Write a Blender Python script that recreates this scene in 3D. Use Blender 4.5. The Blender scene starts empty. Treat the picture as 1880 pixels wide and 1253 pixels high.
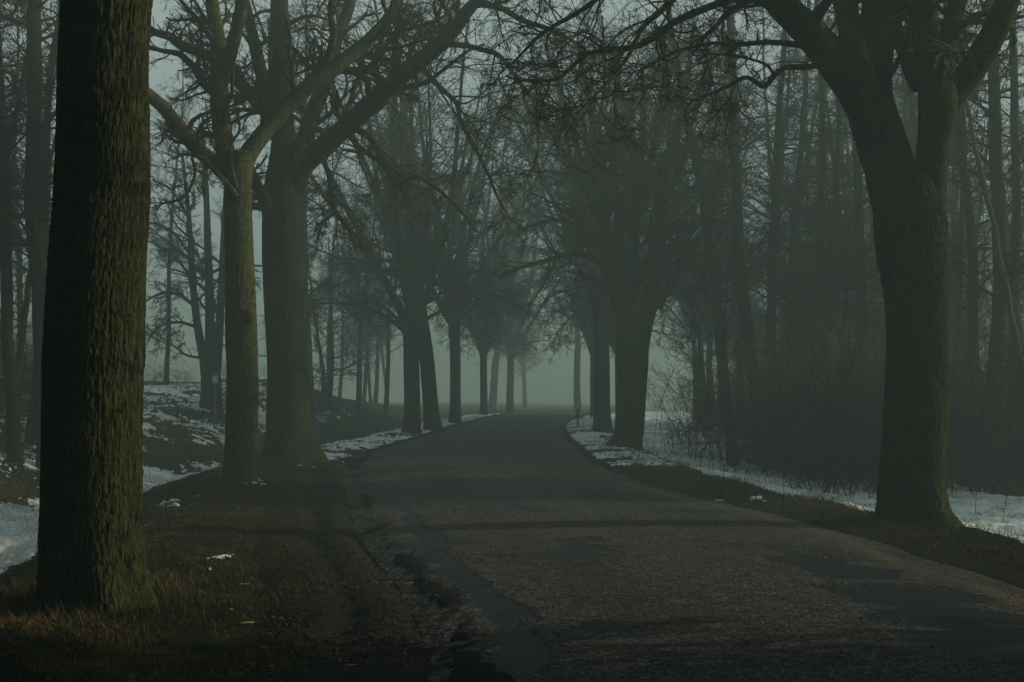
import bpy, math, random
import numpy as np
from mathutils import Vector
R_ = math.radians
# ---------------------------------------------------------------- camera, sky, sun, exposure
FX = 1880 * 50 / 36.0            # focal length in photo pixels
CAMZ = 1.7
PITCH = math.atan(113.5 / FX)
SUN_EL, SUN_AZ = 17.0, 84.0      # azimuth clockwise from +Y (view direction)
EXPOSURE = 0.04
HAZE_DENSITY = 0.0100

sc = bpy.context.scene
C = sc.collection
cd = bpy.data.cameras.new('camera'); cam = bpy.data.objects.new('camera', cd); C.objects.link(cam)
cd.lens = 50; cd.sensor_width = 36; cd.clip_end = 3000; cd.clip_start = 0.05
cam.location = (0, 0, CAMZ); cam.rotation_euler = (math.pi/2 + PITCH, 0, 0)
sc.camera = cam
w = bpy.data.worlds.new("World"); sc.world = w; w.use_nodes = True
nt = w.node_tree; bg = nt.nodes['Background']
sky = nt.nodes.new('ShaderNodeTexSky'); sky.sky_type = 'NISHITA'; sky.sun_disc = False
sky.sun_elevation = R_(SUN_EL); sky.sun_rotation = R_(SUN_AZ); sky.dust_density = 3.0; sky.air_density = 1.0; sky.ozone_density = 1.0
tint = nt.nodes.new('ShaderNodeMix'); tint.data_type = 'RGBA'; tint.blend_type = 'MULTIPLY'; tint.inputs[0].default_value = 1
tint.inputs[7].default_value = (0.84, 1.00, 0.99, 1)
hs = nt.nodes.new('ShaderNodeHueSaturation'); hs.inputs['Saturation'].default_value = .45
veil = nt.nodes.new('ShaderNodeMix'); veil.data_type = 'RGBA'; veil.inputs[0].default_value = .78   # thin even high cloud over the clear sky
veil.inputs[7].default_value = (3.3, 3.5, 3.45, 1); nt.links.new(sky.outputs[0], veil.inputs[6])
nt.links.new(veil.outputs[2], hs.inputs['Color']); nt.links.new(hs.outputs[0], tint.inputs[6]); nt.links.new(tint.outputs[2], bg.inputs[0])
bg.inputs[1].default_value = 0.15
sd = bpy.data.lights.new('sun', 'SUN'); sd.energy = 5.0; sd.angle = R_(0.6); sd.color = (1.0, 0.86, 0.62)
so = bpy.data.objects.new('sun', sd); C.objects.link(so)
az, el = R_(SUN_AZ), R_(SUN_EL)
sdir = Vector((math.sin(az)*math.cos(el), math.cos(az)*math.cos(el), math.sin(el)))
so.rotation_euler = sdir.to_track_quat('Z', 'Y').to_euler()
sc.view_settings.view_transform = 'Standard'; sc.view_settings.look = 'None'
sc.view_settings.exposure = EXPOSURE; sc.view_settings.gamma = 1.0
sc.render.engine = 'CYCLES'
cy = sc.cycles
cy.max_bounces = 6; cy.diffuse_bounces = 3; cy.glossy_bounces = 2; cy.transmission_bounces = 2
cy.volume_bounces = 3; cy.transparent_max_bounces = 4; cy.use_denoising = True
cy.sample_clamp_indirect = 4.0; cy.caustics_reflective = False; cy.caustics_refractive = False

# ---------------------------------------------------------------- noise and helpers
def _h(ix, iy, iz, seed):
    n = (ix.astype(np.int64)*374761393 + iy.astype(np.int64)*668265263 + iz.astype(np.int64)*2147483647 + seed*1274126177) & 0xffffffff
    n = ((n ^ (n >> 13)) * 1274126177) & 0xffffffff
    n = ((n ^ (n >> 16)) * 2246822519) & 0xffffffff
    return ((n ^ (n >> 15)) & 0xffffff) / float(0xffffff)
def vn2(x, y, seed=0):
    x0 = np.floor(x); y0 = np.floor(y); fx = x-x0; fy = y-y0
    fx = fx*fx*(3-2*fx); fy = fy*fy*(3-2*fy); z = np.zeros_like(x0)
    a = _h(x0, y0, z, seed); b = _h(x0+1, y0, z, seed); c = _h(x0, y0+1, z, seed); d = _h(x0+1, y0+1, z, seed)
    return a+(b-a)*fx+(c-a)*fy+(a-b-c+d)*fx*fy
def fbm(x, y, octv=4, seed=0, gain=0.5):
    s = 0; a = 1; t = 0
    for o in range(octv):
        s = s+a*vn2(x*2**o+o*17.3, y*2**o-o*9.1, seed+o); t += a; a *= gain
    return s/t
def vn3(x, y, z, seed=0):
    x0 = np.floor(x); y0 = np.floor(y); z0 = np.floor(z); fx = x-x0; fy = y-y0; fz = z-z0
    fx = fx*fx*(3-2*fx); fy = fy*fy*(3-2*fy); fz = fz*fz*(3-2*fz)
    r = 0
    for i in (0, 1):
        for j in (0, 1):
            for k in (0, 1):
                wgt = (fx if i else 1-fx)*(fy if j else 1-fy)*(fz if k else 1-fz)
                r = r+wgt*_h(x0+i, y0+j, z0+k, seed)
    return r
def sstep(a, b, x):
    t = np.clip((x-a)/(b-a), 0, 1); return t*t*(3-2*t)
def lerpn(x, pts):
    pts = np.array(pts, float); return np.interp(x, pts[:, 0], pts[:, 1])
def smooth_interp(x, pts, r):
    return (lerpn(x-r, pts)+lerpn(x-r*.5, pts)+lerpn(x, pts)+lerpn(x+r*.5, pts)+lerpn(x+r, pts))/5

def mesh_np(name, V, F, smooth=True, mat=None, attrs=None):
    V = np.asarray(V, np.float32).reshape(-1, 3)
    me = bpy.data.meshes.new(name)
    if isinstance(F, list): groups = [np.asarray(f, np.int32) for f in F if len(f)]
    else: groups = [np.asarray(F, np.int32)]
    me.vertices.add(len(V)); me.vertices.foreach_set('co', V.ravel())
    nl = sum(g.size for g in groups); npoly = sum(len(g) for g in groups)
    me.loops.add(nl); me.loops.foreach_set('vertex_index', np.concatenate([g.ravel() for g in groups]))
    me.polygons.add(npoly)
    tot = np.concatenate([np.full(len(g), g.shape[1], np.int32) for g in groups])
    st = np.concatenate([[0], np.cumsum(tot)[:-1]]).astype(np.int32)
    me.polygons.foreach_set('loop_start', st)
    me.polygons.foreach_set('use_smooth', np.full(npoly, smooth, bool))
    if attrs:
        for k, a in attrs.items():
            at_ = me.attributes.new(k, 'FLOAT', 'POINT'); at_.data.foreach_set('value', np.asarray(a, np.float32).ravel())
    me.update(calc_edges=True); me.validate()
    if mat: me.materials.append(mat)
    return me
def link(name, me, parent=None, loc=None):
    o = bpy.data.objects.new(name, me); C.objects.link(o)
    if parent: o.parent = parent
    if loc is not None: o.location = loc
    return o
def tag(o, label=None, cat=None, group=None, kind=None):
    if label: o['label'] = label
    if cat: o['category'] = cat
    if group: o['group'] = group
    if kind: o['kind'] = kind
    return o
def empty(name, loc):
    o = bpy.data.objects.new(name, None); C.objects.link(o); o.location = loc; o.empty_display_size = .2; return o
def copy_tree(o, parent=None):
    c = o.copy(); C.objects.link(c)
    if parent: c.parent = parent
    for ch in [k for k in bpy.data.objects if k.parent == o]: copy_tree(ch, c)
    return c
def copy_thing(root, kids):
    c = root.copy(); C.objects.link(c)
    for k in kids:
        d = k.copy(); C.objects.link(d); d.parent = c
    return c

# ---------------------------------------------------------------- terrain
ZC = [(-60, 0), (9, 0), (20, .1), (31, .38), (40, .5), (50, .68), (60, .85), (72, 1.0), (85, 1.07), (100, 1.12), (150, 1.30), (250, 1.45), (420, 1.5)]
def zc(y): return smooth_interp(y, ZC, 4.0)
cp, sp = math.cos(PITCH), math.sin(PITCH)
def at(px, py, d):
    """a point seen at photo pixel (px, py) standing d metres down the road"""
    vx = (px-940)/FX; vy = (626.5-py)/FX
    s = d/(cp-vy*sp)
    return np.array([vx*s, d, CAMZ+s*(sp+vy*cp)])
_Y = np.linspace(5, 130, 6000)
def hit(px, py, hf):
    vx = (px-940)/FX; vy = (626.5-py)/FX; s = _Y/(cp-vy*sp)
    X = vx*s; Z = CAMZ+s*(sp+vy*cp); below = Z <= hf(X, _Y)
    i = int(np.argmax(below)) if below.any() else 3300
    return X[i], _Y[i]
zflat = lambda x, y: zc(y)
RLp = [(930,1253),(900,1180),(865,1110),(805,1050),(745,1000),(708,950),(682,900),(668,870),(672,850),(695,830),(740,812),(790,797),(840,782)]
RRp = [(1880,1080),(1700,1022),(1500,965),(1350,930),(1240,905),(1150,878),(1090,850),(1055,820),(1038,800),(1032,787),(1036,777)]
RLw = [(h[1], h[0]) for h in (hit(a, b, zflat) for a, b in RLp)]
RRw = [(h[1], h[0]) for h in (hit(a, b, zflat) for a, b in RRp)]
RLw = [(-60, 0.6), (0, 0.2)]+RLw+[(RLw[-1][0]+12, RLw[-1][1]+.9), (130, 4), (420, 30)]
RRw = [(-60, 5.4), (0, 5.1), (9, 5.0)]+RRw+[(RRw[-1][0]+12, RRw[-1][1]+1.4), (130, 9), (420, 35)]
def RL(y): return smooth_interp(y, RLw, 1.2)
def RR(y): return smooth_interp(y, RRw, 1.2)
XLp = [(-60,-2.3),(12.4,-3.65),(27,-5.2),(34.5,-5.35),(49,-3.5),(60,-2.4),(72,-1.6),(100,0.5),(420,26)]
XRp = [(-60,6.2),(10,5.7),(18,5.25),(21,4.5),(24,3.8),(28,3.15),(33,2.75),(41,2.75),(50,3.0),(70,3.8),(100,7),(420,38)]
def XL(y): return smooth_interp(y, XLp, 2)
def XR(y): return smooth_interp(y, XRp, 2)
LP = [(-50,0),(-1.5,0),(-.3,.07),(.6,.05),(1.3,-.12),(2.2,-.5),(3.1,-.58),(4.2,-.15),(5.5,.35),(7,.85),(11,1.4),(16,1.8),(30,1.9),(400,2.2)]
RP = [(-50,0),(-1.3,0.0),(-.5,.07),(.2,.05),(1.1,-.12),(2.2,-.33),(4,-.40),(8,-.36),(20,-.3),(400,0)]
def H0(x, y):
    tl = XL(y)-x; tr = x-XR(y)
    z = zc(y)+smooth_interp(tl, LP, .4)*(1-.85*sstep(68, 105, y))+smooth_interp(tr, RP, .3)
    z = z+0.85*np.exp(-((x+10)/3.6)**2-((y-60)/9.0)**2)
    return z
def H(x, y):
    x = np.asarray(x, float); y = np.asarray(y, float)
    z = H0(x, y)
    off = np.maximum(sstep(0.0, .5, RL(y)-x), sstep(0.0, .4, x-RR(y)))
    rough = sstep(-1.5, 1.0, XL(y)-x)+sstep(-1.0, .8, x-XR(y))
    z = z+off*((fbm(x*1.1, y*1.1, 4, 3)-.5)*.07+(fbm(x*6, y*6, 3, 5)-.5)*.035)
    z = z+rough*((fbm(x*.8, y*.8, 4, 9)-.5)*.22+(fbm(x*4.5, y*3.5, 3, 11)-.5)*.07)
    # wheel ruts in the soft left shoulder
    e = RL(y)-x
    wob = (fbm(y*.25, y*0, 2, 21)-.5)*.5
    for c_, wd, dp in ((.42, .17, .075), (1.05, .16, .045), (1.75, .14, .03)):
        z = z-dp*np.exp(-((e-c_-wob*.4)/wd)**2)*(0.6+.8*fbm(x*2, y*1.2, 2, 23))*sstep(60, 30, y)
    # sunken under the road sheet
    inn = np.minimum(x-RL(y), RR(y)-x)
    z = z-.07*sstep(0.05, .7, inn)
    return z
HF = lambda x, y: H(x, y)
def Hs(x, y): return float(H(np.array([x]), np.array([y]))[0])
def base_at(px, py):
    x, y = hit(px, py, HF); return x, y

def grid_axes():
    u = np.linspace(-1, 1, 860)
    o = 1+np.cumsum(np.geomspace(.01, 5.5, 42)); o = o[o < 60]
    u = np.concatenate([-o[::-1], u, o])
    yd = 6.5*np.exp(np.arange(0, math.log(92/6.5), .0036))
    yf = 92+np.cumsum(np.geomspace(.4, 30, 44)); yf = yf[yf < 395]
    yb = np.array([-50, -35, -22, -14, -9, -5, -2, 0, 1.5, 3, 4, 5, 5.8])
    return u, np.concatenate([yb, yd, yf])
U_, Yv = grid_axes()
half = 1.4+.40*np.maximum(Yv, 3)
GX = np.clip(U_[None, :]*half[:, None], -395, 395); GY = np.repeat(Yv[:, None], len(U_), 1)
nr, nc = GX.shape
gx, gy = GX.ravel(), GY.ravel()
gz = H(gx, gy)
idx = np.arange(nr*nc).reshape(nr, nc)
quads = np.stack([idx[:-1, :-1], idx[:-1, 1:], idx[1:, 1:], idx[1:, :-1]], -1).reshape(-1, 4)

# ---------------------------------------------------------------- material helpers
class NM:
    def __init__(s, name, rough=.9, spec=.25):
        s.m = bpy.data.materials.new(name); s.m.use_nodes = True; s.t = s.m.node_tree
        s.b = s.t.nodes['Principled BSDF']; s.b.inputs['Roughness'].default_value = rough
        s.b.inputs['Specular IOR Level'].default_value = spec
        s.co = s.t.nodes.new('ShaderNodeTexCoord').outputs['Object']
    def n(s, t, **k):
        x = s.t.nodes.new(t)
        for a, b in k.items(): setattr(x, a, b)
        return x
    def l(s, a, b): s.t.links.new(a, b)
    def mapped(s, scale=(1, 1, 1)):
        m = s.n('ShaderNodeMapping'); s.l(s.co, m.inputs[0]); m.inputs[3].default_value = scale; return m.outputs[0]
    def noise(s, scale, detail=4, rough=.55, co=None, dist=0):
        x = s.n('ShaderNodeTexNoise'); x.inputs['Scale'].default_value = scale; x.inputs['Detail'].default_value = detail
        x.inputs['Roughness'].default_value = rough; x.inputs['Distortion'].default_value = dist
        s.l(co or s.co, x.inputs['Vector']); return x.outputs[0]
    def ramp(s, f, a, b, ca=(0, 0, 0, 1), cb=(1, 1, 1, 1), mid=None):
        r = s.n('ShaderNodeValToRGB'); e = r.color_ramp.elements
        e[0].position = a; e[0].color = ca; e[1].position = b; e[1].color = cb
        if mid: k = e.new(mid[0]); k.color = mid[1]
        s.l(f, r.inputs[0]); return r.outputs[0]
    def mix(s, f, a, b, mode='MIX'):
        m = s.n('ShaderNodeMix', data_type='RGBA', blend_type=mode)
        if isinstance(f, (int, float)): m.inputs[0].default_value = f
        else: s.l(f, m.inputs[0])
        for i, v in ((6, a), (7, b)):
            if isinstance(v, tuple): m.inputs[i].default_value = v if len(v) == 4 else v+(1,)
            else: s.l(v, m.inputs[i])
        return m.outputs[2]
    def math(s, op, a, b=0.0):
        m = s.n('ShaderNodeMath', operation=op)
        for i, v in ((0, a), (1, b)):
            if isinstance(v, (int, float)): m.inputs[i].default_value = v
            else: s.l(v, m.inputs[i])
        return m.outputs[0]
    def attr(s, name):
        a = s.n('ShaderNodeAttribute'); a.attribute_name = name; return a.outputs['Fac']
    def col(s, c):
        if isinstance(c, tuple): s.b.inputs['Base Color'].default_value = c+(1,)
        else: s.l(c, s.b.inputs['Base Color'])
        return s
    def bump(s, h, strength=.6, dist=.02):
        b = s.n('ShaderNodeBump'); b.inputs['Strength'].default_value = strength; b.inputs['Distance'].default_value = dist
        s.l(h, b.inputs['Height']); s.l(b.outputs[0], s.b.inputs['Normal']); return s

def make_bark(name, dark, light, moss, moss_amt=.5, sc_=1.0, bump=.03):
    m = NM(name, .95, .02)
    st = m.mapped((1, 1, .22))
    a = m.noise(26*sc_, 5, .6, st, .6)
    b = m.noise(2.2, 4, .6)
    c = m.mix(m.ramp(a, .36, .62), dark, light)
    gm = m.ramp(b, .5-.18*moss_amt, .72-.2*moss_amt)
    plates = m.n('ShaderNodeTexVoronoi', feature='DISTANCE_TO_EDGE'); plates.inputs['Scale'].default_value = 17*sc_; m.l(m.mapped((1, 1, .30)), plates.inputs['Vector'])
    c = m.mix(m.ramp(plates.outputs[0], .02, .16), dark, c)
    c = m.mix(m.math('MULTIPLY', gm, m.ramp(m.noise(34, 5, .7), .42, .62)), c, moss)
    c = m.mix(m.ramp(m.noise(5.5, 5, .7), .60, .70), c, tuple(v*.45 for v in (moss[0]*.6, moss[1]*.9, moss[2]*1.5)))
    c = m.mix(m.ramp(m.noise(60, 3, .6), .68, .76), c, tuple(v*2.0 for v in light))
    m.col(c).bump(a, .9, bump)
    return m.m
BARK = make_bark('mossy_bark', (.010, .010, .007), (.066, .064, .038), (.040, .054, .013), 1.0)
BARK_S = make_bark('smooth_bark_painted_lit', (.020, .019, .010), (.112, .108, .050), (.066, .082, .018), .6, 1.3, .012)  # smooth bark with sunlight on the slim trunk put into its colour
BARKF = make_bark('brown_bark', (.014, .012, .010), (.042, .036, .026), (.03, .035, .013), .3, 1, .02)
def flat_mat(name, c1, c2, scale=8, rough=.9, spec=.04):
    m = NM(name, rough, spec); m.col(m.mix(m.noise(scale, 3), c1, c2)); return m.m
TWIG = flat_mat('twig_bark', (.018, .014, .011), (.038, .033, .02), 3)
TWIGM = flat_mat('mossy_twig_bark', (.02, .017, .009), (.05, .05, .016), 2)
PALE = flat_mat('pale_sapling_bark', (.05, .045, .025), (.11, .10, .055), 5)

# ---------------------------------------------------------------- snow field, ground attributes
tl = XL(gy)-gx; tr = gx-XR(gy); eL = RL(gy)-gx; eR = gx-RR(gy)
def bumpf(px, py, rx, ry, amp=1.0):
    x, y = base_at(px, py); return amp*np.exp(-((gx-x)/rx)**2-((gy-y)/ry)**2)
n1 = fbm(gx*1.3, gy*1.0, 5, 31, .6); n2 = fbm(gx*.35, gy*.3, 3, 37); n3 = fbm(gx*5, gy*3.5, 3, 39)
S = np.zeros_like(gx)
ditchL = sstep(1.5, 2.1, tl)*sstep(4.6, 3.4, tl)*sstep(52, 30, gy)
S = np.maximum(S, ditchL*(.76+.5*(n2-.5)))
bank = sstep(3.6, 4.6, tl)*sstep(17, 10, tl)*sstep(20, 26, gy)*sstep(70, 52, gy)
S = np.maximum(S, bank*(.50+.35*(n2-.5)))
edgeL = sstep(-1.7, -.6, tl)*sstep(3.5, 1.5, tl)*sstep(33, 37, gy)*sstep(95, 70, gy)
S = np.maximum(S, edgeL*.58)
ditchR = sstep(.35, .9, tr)*sstep(7.5, 5.5, tr+1.5*(n2-.5))*sstep(-20, 0, gy)
S = np.maximum(S, ditchR*(.82+.5*(n2-.5)))
vergeR = sstep(-.3, .3, eR)*sstep(26, 31, gy)*sstep(100, 75, gy)*sstep(3, 1.5, tr)
S = np.maximum(S, vergeR*.53)
S = np.maximum(S, sstep(7, 9, tr)*.40)
S = np.maximum(S, sstep(16, 22, tl)*.45)
for a in ((395,1020,.32,.9,.50),(385,1045,.22,.5,.46),(340,1000,.12,.35,.45),(420,1120,.12,.35,.42),(600,838,.8,1.6,.8),(555,855,.8,.8,.62),(330,915,.6,2.2,.5),(450,885,.6,.8,.5)):
    S = np.maximum(S, bumpf(*a))
S = S-.9*sstep(.3, -.1, np.minimum(gx-RL(gy), RR(gy)-gx)*-1)*0
inroad = np.minimum(gx-RL(gy), RR(gy)-gx)
n5 = fbm(gx*16, gy*11, 3, 41)
snow_h = (S+(n1-.5)*.75+(n3-.5)*.42+(n5-.5)*.55*np.clip(1.5-S, 0, 1)-.53)
snow_h = np.where(inroad > -.12, -1, snow_h)
dz = np.clip(snow_h*.16, -.05, .04)
keep = (snow_h.reshape(nr, nc) > -.16)
kq = keep[:-1, :-1] | keep[1:, :-1] | keep[:-1, 1:] | keep[1:, 1:]
kq &= (np.abs(GX[:-1, :-1]) < 80) & (GY[:-1, :-1] < 130) & (GY[:-1, :-1] > -10)
sq = quads[kq.ravel()]
used, inv = np.unique(sq, return_inverse=True)
sV = np.stack([gx, gy, gz+dz], -1)[used]
snowm = NM('old_snow', .75, .3)
sb = snowm.noise(9, 5)
snowm.col(snowm.mix(snowm.ramp(snowm.noise(34, 5, .7), .54, .70), snowm.mix(snowm.ramp(snowm.noise(2.2, 5, .65), .35, .65), (.46, .50, .50), (.84, .87, .87)), (.13, .11, .075)))
snowm.bump(sb, .5, .04)
tag(link('snow', mesh_np('snow', sV, inv.reshape(-1, 4).astype(np.int32), True, snowm.m)), kind='structure')

mud = np.clip(sstep(-.1, .1, eL)*sstep(1.5, .9, eL+.5*(n1-.5))+.0, 0, 1)
mud = np.maximum(mud, sstep(-.1, .1, eR)*sstep(.45, .2, eR+.3*(n1-.5)))
wetm = np.exp(-((eL-.30-.5*(n1-.5))/.45)**2)*sstep(32, 24, gy)*np.clip(.5+n2, 0, 1)
dry = np.clip(1.5*fbm(gx*.6, gy*.5, 3, 51)-.45, 0, 1)*.8
sun_g = sstep(-.1, .3, eR)*sstep(1.2, .5, tr)*sstep(17, 21, gy)*sstep(40, 30, gy)  # sunlit strip of the verge, its brightness put into the straw colour
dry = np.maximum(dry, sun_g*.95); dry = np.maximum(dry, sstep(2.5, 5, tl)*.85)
litter = sstep(5.5, 8, tr)
gm = NM('verge_soil_and_turf', .97, .0)
a1 = gm.noise(3.2, 6, .65); a2 = gm.noise(45, 5, .7); a3 = gm.noise(9, 5, .6)
turf = gm.mix(gm.ramp(a2, .35, .65), (.006, .010, .005), (.024, .034, .014))
soil = gm.mix(gm.ramp(a2, .38, .66), (.006, .0065, .0055), (.024, .024, .019))
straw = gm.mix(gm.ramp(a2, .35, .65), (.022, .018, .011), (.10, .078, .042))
c = gm.mix(gm.ramp(a1, .47, .66), turf, soil)
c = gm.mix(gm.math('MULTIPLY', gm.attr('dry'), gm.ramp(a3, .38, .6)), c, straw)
mudc = gm.mix(gm.ramp(gm.noise(60, 5, .75), .36, .66), (.010, .010, .0095), (.054, .051, .045))
c = gm.mix(gm.attr('mud'), c, mudc)
c = gm.mix(gm.math('MULTIPLY', gm.attr('wet'), gm.ramp(a3, .30, .62)), c, (.016, .019, .020))
c = gm.mix(gm.math('MULTIPLY', gm.attr('litter'), gm.ramp(a3, .4, .6)), c, (.05, .035, .022))
gm.col(c)
gm.l(gm.math('SUBTRACT', .96, gm.math('MULTIPLY', gm.attr('wet'), .35)), gm.b.inputs['Roughness'])
gm.bump(gm.math('ADD', gm.math('MULTIPLY', a2, .6), a3), .9, .035)
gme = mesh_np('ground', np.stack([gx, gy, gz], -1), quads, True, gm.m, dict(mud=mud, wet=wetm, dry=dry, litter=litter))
tag(link('ground', gme), kind='structure')

# ---------------------------------------------------------------- road
yr = np.concatenate([[-50, -30, -15, -6, 0, 3, 5], 6.5*np.exp(np.arange(0, math.log(95/6.5), .0034)), 95+np.cumsum(np.geomspace(.4, 20, 30))])
yr = yr[yr < 390]
m_ = 300
s = np.linspace(0, 1, m_)
L_, Rr = RL(yr)-.45, RR(yr)+.45
rx = L_[:, None]+(Rr-L_)[:, None]*s[None, :]; ry = np.repeat(yr[:, None], m_, 1)
X_, Y_ = rx.ravel(), ry.ravel()
il = X_-RL(Y_); ir = RR(Y_)-X_; inn = np.minimum(il, ir)
edge = inn+(fbm(X_*1.6, Y_*.8, 5, 61, .6)-.5)*.42+(fbm(X_*12, Y_*8, 3, 63)-.5)*.13-.02
hw = (RR(Y_)-RL(Y_))/2
rz = zc(Y_)+.018+.05*(1-np.clip((X_-(RL(Y_)+RR(Y_))/2)/hw, -1, 1)**2)+(fbm(X_*.6, Y_*.6, 3, 65)-.5)*.03
rz = rz+np.clip(edge*.20, -.12, 0)+(fbm(X_*40, Y_*40, 2, 67)-.5)*.004
# smooth patches and dark tree-shadow bands painted into the rough surface: (px, py, rx, ry, amp)
sm = np.zeros_like(X_)
for px, py, ax_, ay_, am in ((735,925,.45,1.3,1.1),(800,920,.8,.9,1.0),(900,925,.9,1.0,1.05),(960,945,.8,.9,.75),(1120,920,.75,.8,1.15),(1180,925,.6,.6,1.0),(1230,945,.9,.5,.8),
        (1480,1040,.55,.75,1.1),(1560,1060,.6,.8,1.25),(1650,1100,.75,.8,1.25),(1760,1150,.8,.7,1.2),(1850,1200,.8,.7,1.2),(1150,1115,.8,.35,.55),(1350,1120,.9,.3,.6)):
    x, y = hit(px, py, zflat); sm = np.maximum(sm, am*np.exp(-((X_-x)/ax_)**2-((Y_-y)/ay_)**2))
wv = (fbm(Y_*.35, Y_*0, 3, 69)-.5)
sm = np.maximum(sm, .95*np.exp(-((il-.22-.5*wv)/.26)**2)*sstep(24, 19, Y_))
sm = np.maximum(sm, .50*sstep(.4, .7, fbm(X_*.10, Y_*.55, 3, 70)))
sm = sm+(fbm(X_*1.3, Y_*1.6, 5, 71, .62)-.5)*1.0+(fbm(X_*9, Y_*7, 3, 72)-.5)*.25
sm = sstep(.46, .70, sm)
rz = rz-.003*sm
sand = np.exp(-((ir-.42-.25*(fbm(Y_*.4, Y_*0, 2, 73)-.5))/.13)**2)*np.clip(2.2*fbm(X_*2.5, Y_*.8, 4, 75)-.55, 0, 1)*sstep(36, 26, Y_)*.8
tracks = (np.exp(-((il-1.3)/.35)**2)+np.exp(-((ir-1.4)/.35)**2))
rm = NM('worn_road_surface', .9, .06)
g1 = rm.noise(75, 4, .75); g2 = rm.noise(7, 5, .6); g3 = rm.n('ShaderNodeTexVoronoi'); g3.inputs['Scale'].default_value = 38; rm.l(rm.co, g3.inputs['Vector'])
chip = rm.ramp(g3.outputs['Color'], .2, .8, (.010, .010, .010, 1), (.29, .265, .23, 1), (.58, (.080, .075, .068, 1)))
coarse = rm.mix(rm.ramp(g1, .35, .65), chip, (.070, .066, .059))
coarse = rm.mix(rm.math('MULTIPLY', rm.ramp(g2, .42, .62), .6), coarse, (.032, .029, .027))
coarse = rm.mix(rm.math('MULTIPLY', rm.attr('tracks'), .30), coarse, (.040, .038, .036))
smooth_shade_c = rm.mix(g1, (.014, .018, .020), (.024, .028, .031))
c = rm.mix(rm.attr('smooth_shade'), coarse, smooth_shade_c)
c = rm.mix(rm.attr('sand'), c, rm.mix(g1, (.09, .07, .045), (.26, .20, .125)))
rm.col(c)
rm.l(rm.math('SUBTRACT', .88, rm.math('MULTIPLY', rm.attr('smooth_shade'), .38)), rm.b.inputs['Roughness'])
bh = rm.math('MULTIPLY', rm.math('SUBTRACT', 1.0, rm.math('MULTIPLY', rm.attr('smooth_shade'), .88)), rm.math('ADD', g3.outputs['Distance'], g1))
rm.bump(bh, 1.0, .020)
ri = np.arange(len(yr)*m_).reshape(len(yr), m_)
rq = np.stack([ri[:-1, :-1], ri[:-1, 1:], ri[1:, 1:], ri[1:, :-1]], -1).reshape(-1, 4)
tag(link('road', mesh_np('road', np.stack([X_, Y_, rz], -1), rq, True, rm.m, dict(smooth_shade=sm, sand=np.clip(sand, 0, 1), tracks=np.clip(tracks, 0, 1)))), kind='structure')
def road_z(x, y):
    return zc(y)+.018+.05*(1-np.clip((x-(RL(y)+RR(y))/2)/((RR(y)-RL(y))/2), -1, 1)**2)

# ---------------------------------------------------------------- branches
def unit(v): return v/np.maximum(np.linalg.norm(v, axis=-1, keepdims=True), 1e-9)
def tubes(P, R, sides):
    N, K, _ = P.shape
    T = np.empty_like(P); T[:, 1:-1] = P[:, 2:]-P[:, :-2]; T[:, 0] = P[:, 1]-P[:, 0]; T[:, -1] = P[:, -1]-P[:, -2]; T = unit(T)
    m = unit(T.mean(1)); ref = np.where(np.abs(m[:, 2:3]) > .75, np.array([[0., 1., 0.]]), np.array([[0., 0., 1.]]))
    A = unit(np.cross(T, np.repeat(ref[:, None], K, 1))); B = np.cross(T, A)
    th = np.linspace(0, 2*np.pi, sides, endpoint=False)
    V = P[:, :, None]+R[:, :, None, None]*(np.cos(th)[None, None, :, None]*A[:, :, None]+np.sin(th)[None, None, :, None]*B[:, :, None])
    b = (np.arange(N)[:, None, None]*K+np.arange(K-1)[None, :, None])*sides
    j = np.arange(sides)[None, None, :]; j2 = (j+1) % sides
    F = np.stack([b+j, b+j2, b+sides+j2, b+sides+j], -1).reshape(-1, 4)
    return V.reshape(-1, 3), F
def join(parts):
    Vs, Fs, o = [], [], 0
    for V, F in parts: Vs.append(V); Fs.append(F+o); o += len(V)
    return np.concatenate(Vs), np.concatenate(Fs)
def grow(rng, S, D, L, r0, K=5, wob=.15, trop=0.0, arch=.1, tip=.25, droop=0.0):
    N = len(S); P = np.zeros((N, K, 3)); P[:, 0] = S; d = unit(D); curl = rng.normal(0, arch, (N, 3))
    for k in range(1, K):
        d = d+rng.normal(0, wob, (N, 3))+curl/(K-1); d[:, 2] += trop-droop*(k/(K-1)); d = unit(d)
        P[:, k] = P[:, k-1]+d*(L/(K-1))[:, None]
    R = r0[:, None]*(1-(1-tip)*np.linspace(0, 1, K)[None, :])
    return P, R
def spawn(rng, P, R, n, t0=.2, t1=1.0, a0=25, a1=60, ratio=.5, rr=.6, rmin=.004, lv=.35, up=None, maxlen=None):
    N, K, _ = P.shape
    i = np.repeat(np.arange(N), n); t = rng.uniform(t0, t1, len(i))*(K-1)*.999; k = t.astype(int); f = (t-k)[:, None]
    S = P[i, k]*(1-f)+P[i, k+1]*f; T = unit(P[i, k+1]-P[i, k])
    v = rng.normal(0, 1, (len(i), 3))
    if up is not None: v = v+np.array(up)
    v = unit(v-(v*T).sum(1, keepdims=True)*T)
    a = np.radians(rng.uniform(a0, a1, len(i)))[:, None]
    D = np.cos(a)*T+np.sin(a)*v
    seg = np.linalg.norm(np.diff(P, axis=1), axis=2).sum(1)[i]
    L = seg*ratio*(1.15-.6*t/(K-1))*rng.uniform(1-lv, 1+lv, len(i))
    if maxlen: L = np.minimum(L, maxlen*rng.uniform(.6, 1.2, len(i)))
    r = np.maximum((R[i, k]*(1-f[:, 0])+R[i, k+1]*f[:, 0])*rr, rmin)
    return S, D, L, r
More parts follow.
